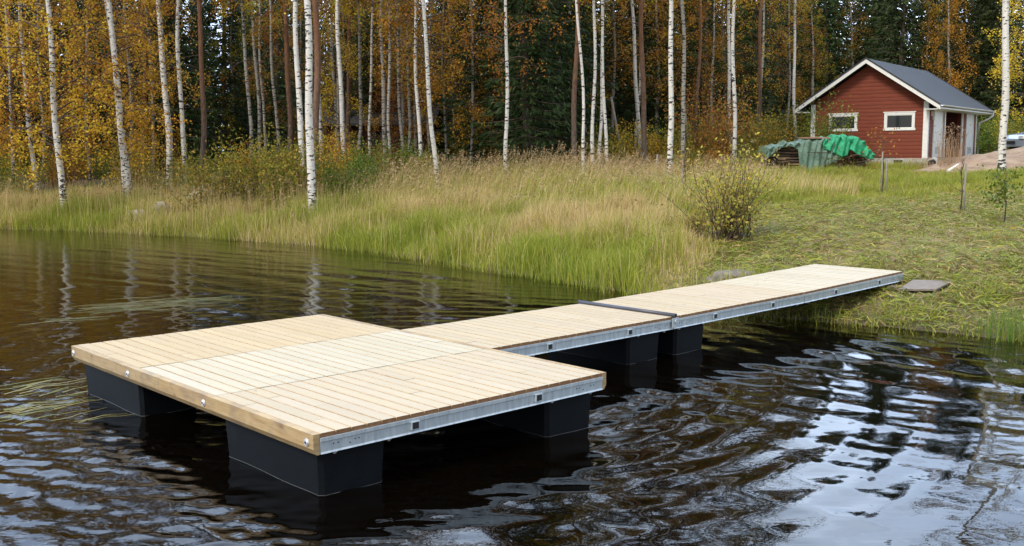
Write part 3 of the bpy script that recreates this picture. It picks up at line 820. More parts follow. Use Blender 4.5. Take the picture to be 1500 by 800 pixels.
# shrubs
def shrub(name, me, label, cat, px, Y, scale=1.0, group=None, py=250, rz=None):
    X = at_y(px, py, Y).x
    root = thing(name, label, cat, (X, Y, tzf(X, Y) - .03), (0, 0, rz if rz is not None else rg.uniform(0, 6)), group)
    o = put('foliage', me, [M['twig'], M['leaf']], root); o.scale = (scale,) * 3
    return root
S_ol = [shrub_mesh(200 + k, 2.4, 1.15, 26, 105, OLIVE[:4] * 2 + OLIVE[4:] + YELLOW[1:], .078) for k in range(3)]
S_gr = [shrub_mesh(210 + k, 2.0, 1.1, 26, 130, GREEN + OLIVE[:2], .075) for k in range(2)]
S_or = [shrub_mesh(220 + k, 2.2, 1.1, 22, 90, YELLOW + ORANGE, .08) for k in range(2)]
S_ru = shrub_mesh(230, 3.4, 1.5, 30, 130, RUST, .08)
S_wil = shrub_mesh(231, 1.35, .66, 80, 34, [(.40, .31, .09), (.34, .31, .05), (.26, .25, .04), (.20, .13, .05), (.44, .30, .05)], .05, .2, .007)
ud = [(310, 31, 'ol', 'loose yellow green bush right of the shore boulder'), (355, 31.5, 'ol', 'yellow leaved bush between the boulder and the thickest birch'), (405, 31, 'ol', 'tangled olive bush left of the thickest front birch'),
      (430, 32.5, 'ol', 'yellow tinged bush touching the left side of the thickest birch'), (492, 31, 'gr', 'dark green bush right of the thickest front birch'), (525, 33, 'gr', 'second dark green bush, below the upright birch'), (478, 33, 'or', 'yellow speckled bush behind the thickest birch')]
for px_, Y, k, lb_ in ud:
    shrub('bush', {'ol': S_ol, 'gr': S_gr, 'or': S_or}[k][int(px_) % 2], lb_, 'bush', px_, Y, 1.08 if k != 'gr' else .9)
shrub('rowan_bush', S_ru, 'rusty red bush glowing among the trunks left of the firewood stack', 'bush', 1046, 39.5, 1.2)
shrub('willow_bush', S_wil, 'twiggy willow bush with bare dark stems standing on the bank behind the walkway', 'bush', 1068, 19.0, 1.42, py=330)
o = shrub('willow_bush', S_wil, 'smaller twiggy bush just left of the bank willow bush', 'bush', 1018, 19.5, .62, py=330)
for i, (px_, Y, k, sc_) in enumerate([(870, 40, 'or', .8), (900, 41, 'ol', .9), (925, 39.5, 'or', 1.0), (968, 40, 'or', 1.0), (1000, 42, 'ol', 1.2), (1025, 42, 'ol', 1.0), (1070, 43, 'or', 1.3), (1095, 40.5, 'ol', 1.1), (1112, 42, 'or', 1.1), (1130, 43, 'ol', 1.2), (1090, 36, 'ol', .6), (1045, 36, 'or', .6), (1010, 35.5, 'ol', .6)]):
    shrub('bush', {'ol': S_ol, 'or': S_or}[k][i % 2], 'yellowing bush at the edge of the wood left of the cabin', 'bush', px_, Y, sc_, 'yellowing bushes at the wood edge left of the cabin')
GU = 'undergrowth bushes under the trees'
for i in range(62):
    px_ = -80 + i * 1260 / 62 + rg.uniform(-12, 12); Y = rg.uniform(38, 52)
    if px_ < 470: Y = rg.uniform(35, 46)
    if 470 < px_ < 640: Y = rg.uniform(35, 40)
    if px_ > 1090: Y = rg.uniform(44, 54)
    r_ = rg.random()
    me = S_ol[i % 3] if r_ < .5 else S_gr[i % 2] if r_ < .72 else S_or[i % 2] if r_ < .93 else S_ru
    shrub('bush', me, 'low leafy bush growing in the shade under the trees', 'bush', px_, Y, rg.uniform(.5, .95) * (.7 if me is S_ru else 1), GU)
for i, (px_, Y) in enumerate([(1445, 56), (1480, 54), (1465, 60), (1510, 52), (1430, 62), (1180, 48), (1205, 50), (1500, 58), (1540, 50), (1415, 66)]):
    shrub('bush', S_ol[i % 3] if i % 3 else S_gr[0], 'tall olive bush at the wood edge beside the cabin', 'bush', px_, Y, rg.uniform(1.0, 1.5), 'tall bushes at the wood edge beside the cabin')
# alder at the cabin gable
S_al = shrub_mesh(240, 3.3, .95, 20, 130, [(.12, .17, .025), (.20, .21, .03), (.09, .13, .02), (.28, .24, .035)], .085, .25, .012)
shrub('young_alder', S_al, 'young yellow green alder hiding the left window of the red cabin', 'tree', 1214, 40.2, 1.0)
# planted saplings with stakes
def sapling(label, px, Y, h, pal, nl, stakes, seed):
    X = at_y(px, 260, Y).x; z = tzf(X, Y)
    root = thing('sapling', label, 'sapling', (X, Y, z))
    rg_ = np.random.default_rng(seed); g = NM()
    g.tube([(0, 0, -.1), (.02, 0, h * .4), (-.02, .01, h * .75), (.01, 0, h)], [.014, .011, .008, .003], 6, (.1, .07, .05), 0)
    for k in range(11):
        hh = h * rg_.uniform(.35, .95); a = rg_.uniform(0, 6.3); l = rg_.uniform(.2, .55) * h * .42
        e_ = (l * math.cos(a), l * math.sin(a), hh + l * .7)
        g.tube([(0, 0, hh), (e_[0] * .5, e_[1] * .5, hh + l * .28), e_], [.007, .005, .002], 4, (.1, .07, .05), 0, False)
        if nl:
            L = np.array(e_) + rg_.normal(size=(nl, 3)) * .12; g.leaves(L, rg_.uniform(.05, .085, nl), pick(pal, nl, rg_), 1, 0, .7, rg_)
    g.put('stem', [M['twig'], M['leaf']], root)
    for dx, hs in stakes:
        s_ = NM(); s_.tube([(dx, -.05, -.3), (dx + .01, -.05, hs)], .019, 7, (.3, .28, .25)); s_.put('stake', M['grey_wood'], root)
    if stakes:
        s_ = NM()
        for zz in (.35, .75):
            s_.tube([(stakes[0][0], -.05, h * .5 * zz), (0, .02, h * .5 * zz + .02)], .008, 5)
        s_.put('tie', M['black'], root)
    return root
sapling('staked sapling with a few orange leaves on the lawn before the cabin gable', 1293, 26, 1.45, YELLOW + ORANGE[:2], 9, [(-.05, 1.05), (.06, .85)], 301)
sapling('bare staked sapling on the lawn below the drainpipe', 1409, 20.5, 1.05, ORANGE, 0, [(.04, .95)], 302)
sapling('leafy green sapling without stake at the right edge of the lawn', 1474, 18.6, .95, GREEN[1:] + OLIVE[:2], 26, [], 303)
sapling('thin sapling with yellow leaves beside the bright lawn edge birch', 1003, 27, 1.5, YELLOW + OLIVE[:2], 9, [(-.08, 1.0)], 304)
# posts and snag
def post(label, px, Y, h, lean=0, r_=.035):
    X = at_y(px, 250, Y).x
    g = NM(); g.tube([(0, 0, -.3), (0, 0, h * .5), (.01, 0, h)], [r_, r_ * .95, r_ * .85], 8)
    o = g.put('wooden_post', M['grey_wood'], None, (X, Y, tzf(X, Y)), (0, lean, 0)); return tag(o, label, 'post')
post('short grey post left of the bright lawn edge birch', 960, 34, .95, .06)
post('leaning dead grey pole in the shade of the wood', 916, 40, 3.0, -.19, .05)

# ------------------------------------------------------------------ rocks
def rock(label, c, size, seed, mt):
    bm = bmesh.new(); bmesh.ops.create_icosphere(bm, subdivisions=4, radius=1)
    rg_ = random.Random(seed); ph = [rg_.uniform(0, 6) for _ in range(6)]
    for v in bm.verts:
        p = v.co.copy()
        k = 1 + .14 * math.sin(p.x * 2.6 + ph[0]) * math.sin(p.y * 2.9 + ph[1]) + .09 * math.sin(p.z * 4.6 + ph[2] + p.x * 2) + .04 * math.sin(p.x * 9 + ph[3]) * math.sin(p.y * 8 + p.z * 7)
        v.co = Vector((p.x * size[0], p.y * size[1], max(p.z, -.5) * size[2])) * k
    me = bpy.data.meshes.new('boulder'); bm.to_mesh(me); bm.free()
    for p in me.polygons: p.use_smooth = True
    o = put('boulder', me, mt, None, c, (0, 0, rg_.uniform(0, 3))); return tag(o, label, 'boulder')
M['stone'] = simple('granite', (.27, .24, .20), .85, 0, .45, 7, .02)
for px_, py_, Y, sz, lb_, sd in [(203, 288, 31.0, (.60, .45, .42), 'pale rounded boulder at the foot of the stout birch in the reeds', 1), (233, 284, 31.6, (.62, .5, .55), 'larger buff boulder right of the pale one, under a bush', 2), (296, 272, 33, (.65, .5, .55), 'boulder half hidden behind the loose yellow green bush', 3)]:
    X = at_y(px_, py_, Y).x; rock(lb_, (X, Y, tzf(X, Y) + .05 + (.2 if sd == 3 else .06)), tuple(q * .66 for q in sz), sd, M['stone'])
p = on_ground(1074, 400, .08); rock('flat grey stone in the bank grass beside the walkway', (p.x, p.y, tzf(p.x, p.y) - .01), (.46, .32, .13), 5, simple('grey_stone', (.15, .125, .105), .85, 0, .4, 9, .02))
# ------------------------------------------------------------------ red cabin
def siding(name, col, pitch=.145, dark=.45):
    mt, nt, b = new_mat(name)
    tc = nd(nt, 'ShaderNodeTexCoord'); sx = nd(nt, 'ShaderNodeSeparateXYZ', Vector=tc.outputs['Object'])
    fr = math_(nt, 'FRACT', math_(nt, 'DIVIDE', sx.outputs[2], pitch))
    prof = ramp(nt, fr, [(0, (0, 0, 0)), (.07, (.8, .8, .8)), (.5, (1, 1, 1)), (.93, (.8, .8, .8)), (1, (0, 0, 0))])
    n = noise(nt, coords(nt, 'Object', (1, 1, 9)), 2.2, 5, .6)
    c = ramp(nt, n, [(.3, tuple(q * .8 for q in col)), (.7, tuple(q * 1.18 for q in col))])
    fl = math_(nt, 'FLOOR', math_(nt, 'DIVIDE', sx.outputs[2], pitch))
    wn = nd(nt, 'ShaderNodeTexWhiteNoise', {'noise_dimensions': '1D'}, W=fl)
    c = mix(nt, math_(nt, 'MULTIPLY', wn.outputs['Value'], .3), c, tuple(q * .7 for q in col))
    setc(nt, b, c); b.inputs['Roughness'].default_value = .75
    bump(nt, b, prof, 1.0, .02); return mt
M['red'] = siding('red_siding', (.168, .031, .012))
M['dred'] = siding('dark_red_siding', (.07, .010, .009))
def white_paint():
    mt, nt, b = new_mat('white_paint')
    n = noise(nt, coords(nt, 'Object', (3, 3, 3)), 3, 5, .6)
    setc(nt, b, ramp(nt, n, [(.3, (.60, .60, .595)), (.7, (.70, .70, .695))])); b.inputs['Roughness'].default_value = .5; return mt
M['white'] = white_paint()
M['felt'] = simple('roof_felt', (.025, .030, .039), .75, 0, .3, 30, .004)
M['concrete'] = simple('concrete_grey', (.36, .35, .33), .9, 0, .25, 8, .006)
def glass_mat():
    mt, nt, b = new_mat('window_glass'); setc(nt, b, (.012, .016, .018)); b.inputs['Roughness'].default_value = .04; b.inputs['Specular IOR Level'].default_value = .45; return mt
M['glass'] = glass_mat()

TC = R(36.5)
cpos = at_y(1356.5, 240, 40.0)
cz0 = tzf(cpos.x, 40.0) + .10
CX = thing('red_cabin', 'small red timber cabin with white trim and dark felt roof on the lawn edge', 'cabin', (cpos.x, 40.0, cz0), (0, 0, PI / 2 - TC))
CWid, CLen, Eh, Ah = 4.55, 7.8, 2.42, 3.92; fz = .26      # local: x along side (away), y along gable, z up
tanp = (Ah - Eh) / (CWid / 2); pit = math.atan(tanp)
q = NM()
# gable wall, back wall, far wall, side wall with porch niche (x 2.35..5.15)
q.prism([(0, fz), (CWid, fz), (CWid, Eh), (CWid / 2, Ah), (0, Eh)], (0, 0, 0), (0, 1, 0), (0, 0, 1), (.15, 0, 0))
q.prism([(0, fz), (CWid, fz), (CWid, Eh), (CWid / 2, Ah), (0, Eh)], (CLen - .15, 0, 0), (0, 1, 0), (0, 0, 1), (.15, 0, 0))
q.box((.151, CWid - .15, fz), (CLen - .151, CWid, Eh - .01))
q.box((.151, 0, fz), (2.35, .15, Eh - .01)); q.box((5.15, 0, fz), (CLen - .151, .15, Eh - .01))
q.put('wall', M['red'], CX)
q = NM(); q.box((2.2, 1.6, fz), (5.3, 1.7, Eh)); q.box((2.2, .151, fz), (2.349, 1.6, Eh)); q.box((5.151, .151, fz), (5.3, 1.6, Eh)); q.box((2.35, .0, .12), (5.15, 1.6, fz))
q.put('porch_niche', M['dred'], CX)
q = NM(); q.box((-.02, -.02, -.5), (CLen + .02, CWid + .02, fz - .002)); fo = q.put('foundation', M['concrete'], CX)
for yy in (1.05, 3.4):
    q = NM(); q.box((-.032, yy - .17, .09), (-.021, yy + .17, .19)); q.put('vent', M['black'], fo)
# roof
ox, oe = .42, .55                      # gable overhang, eave overhang
rt = .10
def roof_slab(side):
    g = NM(); sg = 1 if side else -1
    yr = CWid / 2; ye = -oe if not side else CWid + oe
    zr = Ah + .11; ze = zr - abs(ye - yr) * tanp
    prof = [(yr, zr), (ye, ze), (ye, ze + rt), (yr, zr + rt)]
    g.prism(prof, (-ox, 0, 0), (0, 1, 0), (0, 0, 1), (CLen + 2 * ox, 0, 0)); return g, ye, ze, yr, zr
g0, ye0, ze, yr, zr = roof_slab(0); g1, ye1, _, _, _ = roof_slab(1)
g0.put('roof', M['felt'], CX); g1.put('roof', M['felt'], CX)
for ye in (ye0, ye1):
    for xg in (-ox - .034, CLen + ox + .004):
        q = NM(); h = .17
        q.prism([(yr, zr + rt - .02), (ye, ze + rt - .02), (ye, ze + rt - .02 - h), (yr, zr + rt - .02 - h)], (xg, 0, 0), (0, 1, 0), (0, 0, 1), (.03, 0, 0))
        bb = q.put('barge_board', M['white'], CX)
        q = NM()
        q.prism([(yr, zr + rt + .035), (ye, ze + rt + .035), (ye, ze + rt - .03), (yr, zr + rt - .03)], (xg - .018, 0, 0), (0, 1, 0), (0, 0, 1), (.016, 0, 0)); q.put('roof_edge_strip', M['felt'], bb)
    q = NM(); q.prism([(0, 0), (0, -.13), (.12, -.16), (.6, -.16), (.6, -.13), (.14, -.13), (.02, 0)] if ye < 0 else [(0, 0), (0, -.13), (-.12, -.16), (-.6, -.16), (-.6, -.13), (-.14, -.13), (-.02, 0)], (-ox, ye, ze + rt - .02), (0, 1, 0), (0, 0, 1), (CLen + 2 * ox, 0, 0)); q.put('soffit', M['white'], CX)
# gutter + downspout along the side facing right
q = NM(); a_ = np.linspace(PI, 2 * PI, 9); pr = [(.055 * math.cos(t), .055 * math.sin(t)) for t in a_] + [(.047, 0)] + [(.047 * math.cos(t), .047 * math.sin(t)) for t in a_[::-1]]
q.prism(pr, (-ox, ye0 - .062, ze + rt - .015), (0, 1, 0), (0, 0, 1), (CLen + 2 * ox, 0, 0)); gu = q.put('gutter', M['white'], CX)
q = NM(); xg = CLen + .12
q.tube([(CLen + ox - .1, ye0 - .062, ze + .05), (CLen + ox - .1, ye0 - .06, ze - .12), (xg + .1, ye0 + .1, ze - .26), (xg, -.12, ze - .42), (xg, -.09, ze - .6), (xg, -.09, .35), (xg, -.12, .2), (xg, -.35, .06)], .042, 10)
q.put('downspout', M['white'], gu)
# corner boards
for (lo, hi) in (((-.024, -.024, fz), (-.002, .16, Eh)), ((-.024, CWid - .16, fz), (-.002, CWid + .024, Eh)), ((-.002, -.0245, fz), (.13, -.002, Eh - .02)), ((CLen - .14, -.0245, fz), (CLen + .02, -.002, Eh - .02))):
    q = NM(); q.box(lo, hi); q.put('corner_board', M['white'], CX)
# gable windows
for yc, w_ in ((1.05, 1.16), (3.25, 1.14)):
    z0, z1 = 1.33, 2.02; y0, y1 = yc - w_ / 2, yc + w_ / 2; t = .085
    q = NM()
    q.box((-.035, y0, z1 - t), (-.001, y1, z1)); q.box((-.035, y0 - .03, z0), (-.001, y1 + .03, z0 + t)); q.box((-.0345, y0, z0 + t), (-.001, y0 + t, z1 - t)); q.box((-.0345, y1 - t, z0 + t), (-.001, y1, z1 - t))
    q.box((-.048, y0 - .04, z1 + .002), (-.001, y1 + .04, z1 + .035))
    wd = q.put('window', M['white'], CX)
    q = NM(); q.box((-.014, y0 + t, z0 + t), (-.003, y1 - t, z1 - t)); q.put('pane', M['glass'], wd)
    q = NM(); q.box((-.022, y0 + t, z0 + t), (-.0145, y0 + t + .03, z1 - t)); q.box((-.022, y1 - t - .03, z0 + t), (-.0145, y1 - t, z1 - t)); q.box((-.022, y0 + t + .03, z0 + t), (-.0145, y1 - t - .03, z0 + t + .03)); q.box((-.022, y0 + t + .03, z1 - t - .03), (-.0145, y1 - t - .03, z1 - t)); q.put('sash', M['white'], wd)
# doors on the side
for x0, x1 in ((.85, 1.95), (6.0, 7.1)):
    q = NM(); q.box((x0, -.032, fz + .02), (x1, -.002, 2.22)); 
    for k in range(1, 6):
        pass
    dr = q.put('door', M['white'], CX)
    q = NM(); q.tube([(x0 + .12, -.034, 1.25), (x0 + .12, -.085, 1.25), (x0 + .26, -.085, 1.25)], .012, 6); q.put('handle', M['chrome'], dr)
    q = NM(); q.box((x0 + .22, -.037, .42), (x1 - .22, -.0325, .68)); q.put('vent_grille', simple('grille_grey', (.38, .38, .37), .6), dr)
    q = NM(); q.box((x0 - .10, -.045, fz + .02), (x0 - .002, -.0022, 2.32)); q.box((x1 + .002, -.045, fz + .02), (x1 + .10, -.0022, 2.32)); q.box((x0 - .002, -.045, 2.222), (x1 + .002, -.0022, 2.32)); q.put('door_frame', M['white'], dr)
for xp in (2.30, 5.10):
    q = NM(); q.box((xp, -.06, fz), (xp + .12, -.002, Eh - .02)); q.put('porch_post', M['white'], CX)
q = NM(); q.box((.42, -.16, 1.86), (.52, -.002, 2.05)); q.disc((.47, -.10, 1.72), (0, 0, 1), .06, .14, 12); q.put('wall_lamp', M['white'], CX)

# drainpipes on the ground
p0 = at_y(1430, 228, 37.3); p1 = at_y(1388, 251, 35.1)
q = NM(); a3 = tuple(p0); b3 = tuple(p1)
q.tube([a3, tuple((np.array(a3) + b3) / 2 + np.array([0, 0, .02])), b3], .05, 12); o = q.put('drainpipe', M['white'], None); tag(o, 'white drainpipe sloping over the sand from the cabin downspout', 'pipe')
p0 = at_y(1362, 236, 38.3); z = tzf(p0.x, 38.3)
root = thing('concrete_culvert_pipe', 'short pale concrete ring pipe lying at the cabin corner', 'pipe', (p0.x - .15, 37.6, tzf(p0.x, 37.6) + .16), (0, 0, R(62)))
q = NM(); q.tube([(-.45, 0, 0), (-.42, 0, 0), (.4, 0, .02)], [.185, .195, .195], 20); q.put('pipe_shell', M['concrete'], root)
q = NM(); q.disc((-.4505, 0, 0), (-1, 0, 0), .15, .002, 18); q.put('pipe_opening', M['black'], root)

# ------------------------------------------------------------------ sand heap
def sand():
    A = at_y(1392, 240, 36.5)
    xs_ = np.linspace(-1.6, 10, 110); ys_ = np.linspace(-2.8, 3.2, 70)
    def hz(X, Y):
        prof = np.interp(X, [-1.6, -.8, .5, 2.0, 3.4, 5.5, 8, 10], [0, .12, .42, .72, .95, 1.1, .9, 0])
        yy = np.clip(1 - (np.abs(Y) / 2.6) ** 1.6, 0, 1)
        return prof * yy + .05 * wob(X * 2, Y * 2) * yy + .025 * wob(X * 5, Y * 5) * yy
    def zf(X, Y):
        return tz(X + A.x, Y + 36.5) + hz(X, Y) - .06
    me = grid_mesh('sand_heap', xs_, ys_, zf)
    mt, nt, b = new_mat('sand'); n = noise(nt, coords(nt, 'Object'), 2.4, 7, .65)
    setc(nt, b, ramp(nt, n, [(.3, (.17, .11, .075)), (.55, (.31, .22, .15)), (.75, (.38, .29, .21))])); b.inputs['Roughness'].default_value = .95
    bump(nt, b, noise(nt, coords(nt, 'Object'), 14, 6, .7), .8, .05)
    o = put('sand_heap', me, mt, None, (A.x, 36.5, 0)); tag(o, 'brown sand heap beside the cabin at the right edge', 'sand heap')
sand()

# ------------------------------------------------------------------ car behind the sand heap
def car():
    P = at_y(1471, 210, 43.0)
    root = thing('parked_car', 'silver blue car parked behind the sand heap at the right picture edge', 'car', (P.x + .35, 43.2, tzf(P.x + 2, 43) + .22), (0, 0, R(8)))
    paint, nt, b = new_mat('car_paint'); setc(nt, b, (.33, .40, .50)); b.inputs['Metallic'].default_value = .55; b.inputs['Roughness'].default_value = .28; b.inputs['Coat Weight'].default_value = .6
    n = noise(nt, coords(nt, 'Object'), 3, 3); b.inputs['Roughness'].default_value = .3
    side = [(0, .30), (.02, .62), (.25, .80), (1.15, .95), (1.75, 1.36), (2.2, 1.46), (3.2, 1.45), (3.8, 1.28), (4.25, .98), (4.38, .55), (4.3, .28)]
    g = NM(); vs_ = []; k = len(side)
    for j, (yy, ins) in enumerate([(-.86, .16), (-.8, .05), (-.5, 0), (.5, 0), (.8, .05), (.86, .16)]):
        for (x, z) in side:
            up_ = max(0, (z - .9) / .55)
            vs_.append((x + (.05 + ins * .2 if x < 1 else -.05 - ins * .2 if x > 3.9 else 0) , yy * (1 - .18 * up_), z - ins * (.25 if z > .6 else -.1)))
    fs = []
    for j in range(5):
        for i in range(k - 1): fs.append((j * k + i, j * k + i + 1, (j + 1) * k + i + 1, (j + 1) * k + i))
        fs.append(((j + 1) * k, (j + 1) * k + k - 1, j * k + k - 1, j * k))
    fs.append(tuple(range(k))[::-1]); fs.append(tuple(5 * k + i for i in range(k)))
    g.add(vs_, fs, (1, 1, 1), 0, False); bd = g.put('body', paint, root)
    bv_ = bd.modifiers.new('round', 'BEVEL'); bv_.width = .07; bv_.segments = 3; bv_.limit_method = 'ANGLE'; bv_.angle_limit = R(18)
    q = NM(); q.add([(1.22, -.58, .99), (1.22, .58, .99), (1.76, .52, 1.37), (1.76, -.52, 1.37)], [(0, 3, 2, 1)]); 
    for v_ in q.v: v_ += np.array([-.012, 0, .012])
    q.put('windscreen', M['glass'], root)
    for sy in (-1, 1):
        q = NM(); q.prism([(1.35, .96), (1.82, 1.28), (3.2, 1.30), (3.75, 1.0)], (0, sy * .825 if sy > 0 else -.835, 0), (1, 0, 0), (0, 0, 1), (0, .012, 0)); q.put('side_window', M['glass'], root)
        for xw in (.82, 3.5):
            q = NM(); q.tube([(xw, sy * .68, .3), (xw, sy * .72, .3), (xw, sy * .85, .3), (xw, sy * .875, .3)], [.30, .32, .32, .30], 20); wl = q.put('wheel', M['black'], root)
            q = NM(); q.disc((xw, sy * .876, .3), (0, sy, 0), .2, .012, 16); q.put('rim', M['chrome'], wl)
        q = NM(); q.box((.03, sy * .62 - .15, .62), (.16, sy * .62 + .15, .74)); q.put('headlight', simple('lamp_glass', (.7, .72, .75), .1, .3), root)
    q = NM(); q.box((-.005, -.28, .42), (.02, .28, .54)); q.put('grille', M['black'], root)
car()

# ------------------------------------------------------------------ firewood stack and tarps
PW = at_y(1146, 240, 38.3)
WZ = tzf(PW.x, 38.3)
WR = (0, 0, R(4))
stack = thing('firewood_stack', 'stack of dark split firewood under a green tarpaulin beside the cabin', 'firewood', (PW.x - .62, 38.3, WZ), WR)
logm = simple('split_wood', (.085, .055, .04), .9, 0, .55, 14, .01, (1, 4, 4)); logm2 = simple('log_end', (.24, .16, .09), .85, 0, .4, 10)
rg2 = random.Random(4)
LOGS = []
for k in range(5):
    l = rg2.uniform(.42, .6); r_ = rg2.uniform(.05, .07); g = NM()
    n_ = rg2.choice((3, 4, 5)); a0 = rg2.uniform(0, 6)
    g.prism([(r_ * math.cos(a0 + i * 2 * PI / n_), r_ * .8 * math.sin(a0 + i * 2 * PI / n_)) for i in range(n_)], (-l / 2, 0, 0), (0, 1, 0), (0, 0, 1), (l, 0, 0))
    me = g.mesh('log'); set_mats(me, logm if k % 3 else logm2); LOGS.append(me)
for r_i in range(9):
    for c_i in range(3):
        if r_i > 6 and c_i == 0: continue
        o = put('log', LOGS[(r_i * 3 + c_i) % 5], None, stack, (.22 + c_i * .42 + rg2.uniform(-.06, .06), rg2.uniform(-.1, .05), .06 + r_i * .105), (rg2.uniform(-.3, .3), rg2.uniform(-.05, .05), rg2.uniform(-.12, .12)))
q = NM(); q.box((.05, .12, .0), (2.9, .75, .95)); q.box((1.25, -.15, 0), (2.85, .12, .80)); q.put('stacked_core', logm, stack)
def tarp(name, label, origin, outline, colr, seed, rz=.0):
    """draped sheet: outline = list of (u, front_bottom, top) along the stack, real folds"""
    rg_ = np.random.default_rng(seed)
    u = np.array([o_[0] for o_ in outline]); fb = np.array([o_[1] for o_ in outline]); tp = np.array([o_[2] for o_ in outline])
    us = np.linspace(u[0], u[-1], 90); vs2 = np.linspace(0, 1, 56)
    U_, V_ = np.meshgrid(us, vs2)
    FB = np.interp(U_, u, fb); TP = np.interp(U_, u, tp)
    TP = TP + .035 * np.sin(U_ * 9 + seed) + .03 * np.sin(U_ * 17 + 2)
    # v 0..0.5 up the front, .5...85 over the top, then down the back
    t1 = np.clip(V_ / .5, 0, 1); t2 = np.clip((V_ - .5) / .35, 0, 1); t3 = np.clip((V_ - .85) / .15, 0, 1)
    Yl = -.24 + .06 * t1 ** 3 + .98 * t2 + .08 * t3
    Zl = FB + (TP - FB) * np.sin(t1 * PI / 2) ** .85 + .08 * np.sin(t2 * PI) - .35 * t3
    fold = .036 * np.sin(U_ * 13 + 2.2 * np.sin(V_ * 5 + seed) + seed) + .035 * np.sin(U_ * 27 - V_ * 11 + seed * 2) + .014 * np.sin(V_ * 19 + U_ * 8 + 1.1 * seed) + .010 * np.sin(U_ * 49 + V_ * 30) + .012 * np.sin(U_ * 37 - V_ * 23)
    Yl = Yl - fold * (1.0 * (1 - t2)); Zl = Zl + fold * .35 * np.clip(t1 * t1, 0, 1) * (1 - .7 * t2)
    g = NM(); n_u, n_v = 90, 56
    i = np.arange(n_v - 1)[:, None] * n_u; j = np.arange(n_u - 1)[None, :]
    f = np.stack([i + j, i + j + 1, i + n_u + j + 1, i + n_u + j], -1).reshape(-1, 4)
    g.add(np.stack([U_, Yl, Zl], -1).reshape(-1, 3), f, (1, 1, 1), 0, True)
    mt, nt, b = new_mat(name + '_plastic'); n = noise(nt, coords(nt, 'Object'), 6, 6, .7)
    setc(nt, b, ramp(nt, n, [(.3, tuple(q_ * .65 for q_ in colr)), (.7, tuple(min(1, q_ * 1.25) for q_ in colr))])); b.inputs['Roughness'].default_value = .38
    bump(nt, b, noise(nt, coords(nt, 'Object'), 16, 5, .7), .9, .05)
    o = g.put(name, mt, None, origin, (0, 0, rz)); 
    md = o.modifiers.new('thickness', 'SOLIDIFY'); md.thickness = .006
    tag(o, label, 'tarpaulin'); return o
org = (PW.x - .62, 38.25, WZ)
tarp('tarpaulin', 'dark grey green tarpaulin draped over the left part of the firewood stack', org,
     [(-.12, .42, .62), (.0, .50, .82), (.25, .72, .93), (.5, .88, .97), (.85, .93, 1.0), (1.13, .80, 1.04), (1.19, .10, 1.06), (1.6, -.04, 1.12), (1.95, .02, 1.15), (2.25, .22, 1.14), (2.6, .36, 1.10), (2.78, .50, 1.06)], (.14, .235, .18), 1, WR[2])
tarp('tarpaulin', 'bright emerald tarpaulin bunched over the right end of the woodpile', (org[0], org[1] - .05, org[2]),
     [(2.02, .86, 1.06), (2.3, .72, 1.17), (2.55, .62, 1.25), (2.75, .50, 1.22), (2.95, .58, 1.24), (3.05, .80, 1.26), (3.3, .60, 1.20), (3.6, .50, 1.05), (3.85, .42, .82), (3.98, .40, .6)], (.02, .34, .16), 2, WR[2])
q = NM()
for k in range(4): q.box((1.35 + k * .02, -.25 + k * .24, 1.19 + .01 * k), (2.35 + k * .05, -.03 + k * .24, 1.222 + .01 * k))
o = q.put('plank_pile', simple('reddish_planks', (.33, .19, .13), .8, 0, .3, 8), None, (org[0], org[1] + .1, org[2] + .01), WR); tag(o, 'weathered reddish planks lying on top of the dark tarpaulin', 'planks')
# brush pile under the emerald tarp
g = NM(); rgb = np.random.default_rng(9)
for k in range(90):
    c = np.array([rgb.uniform(2.2, 3.9), rgb.uniform(-.25, .55), rgb.uniform(.02, .7)]); d_ = rgb.normal(size=3) * (.5, .3, .22)
    g.tube([c - d_, c + rgb.normal(size=3) * .05, c + d_], [.014, .011, .006], 4, (.1, .07, .05), 0, False)
L = np.stack([rgb.uniform(2.1, 4.0, 700), rgb.uniform(-.35, .5, 700), rgb.uniform(.02, .72, 700)], -1)
g.leaves(L, rgb.uniform(.05, .09, 700), pick(RUST + OLIVE[:3] + [(.07, .05, .03)], 700, rgb), 1, 0, .7, rgb)
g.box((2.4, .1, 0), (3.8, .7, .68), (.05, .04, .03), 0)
o = g.put('brush_pile', [M['twig'], M['leaf']], None, org, WR); tag(o, 'heap of dark twigs and withered leaves under the emerald tarpaulin', 'brush pile')

# ------------------------------------------------------------------ second red house in the wood
hp = at_y(548, 215, 52.0)
H2 = thing('red_house', 'dark red house with grey roof almost hidden behind the birch stand', 'house', (hp.x, 53.0, tzf(hp.x, 53)), (0, 0, R(-6)))
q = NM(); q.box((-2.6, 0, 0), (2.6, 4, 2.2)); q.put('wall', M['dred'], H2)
q = NM(); q.prism([(-.55, 2.05), (2.0, 3.1), (4.55, 2.05), (4.55, 2.17), (2.0, 3.24), (-.55, 2.17)], (-3.1, 0, 0), (0, 1, 0), (0, 0, 1), (6.2, 0, 0)); q.put('roof', simple('grey_roof', (.045, .045, .045), .9), H2)
q = NM(); q.prism([(-1.0, 2.35), (1.0, 2.35), (1.0, 3.7), (0, 4.4), (-1.0, 3.7)], (.6, .9, 0), (1, 0, 0), (0, 0, 1), (0, 2.2, 0)); q.put('dormer', M['dred'], H2)
q = NM(); q.prism([(-1.3, 3.5), (0, 4.45), (1.3, 3.5), (1.3, 3.62), (0, 4.58), (-1.3, 3.62)], (.6, .6, 0), (1, 0, 0), (0, 0, 1), (0, 2.8, 0)); q.put('dormer_roof', simple('grey_roof_dark', (.04, .04, .042), .9), H2)
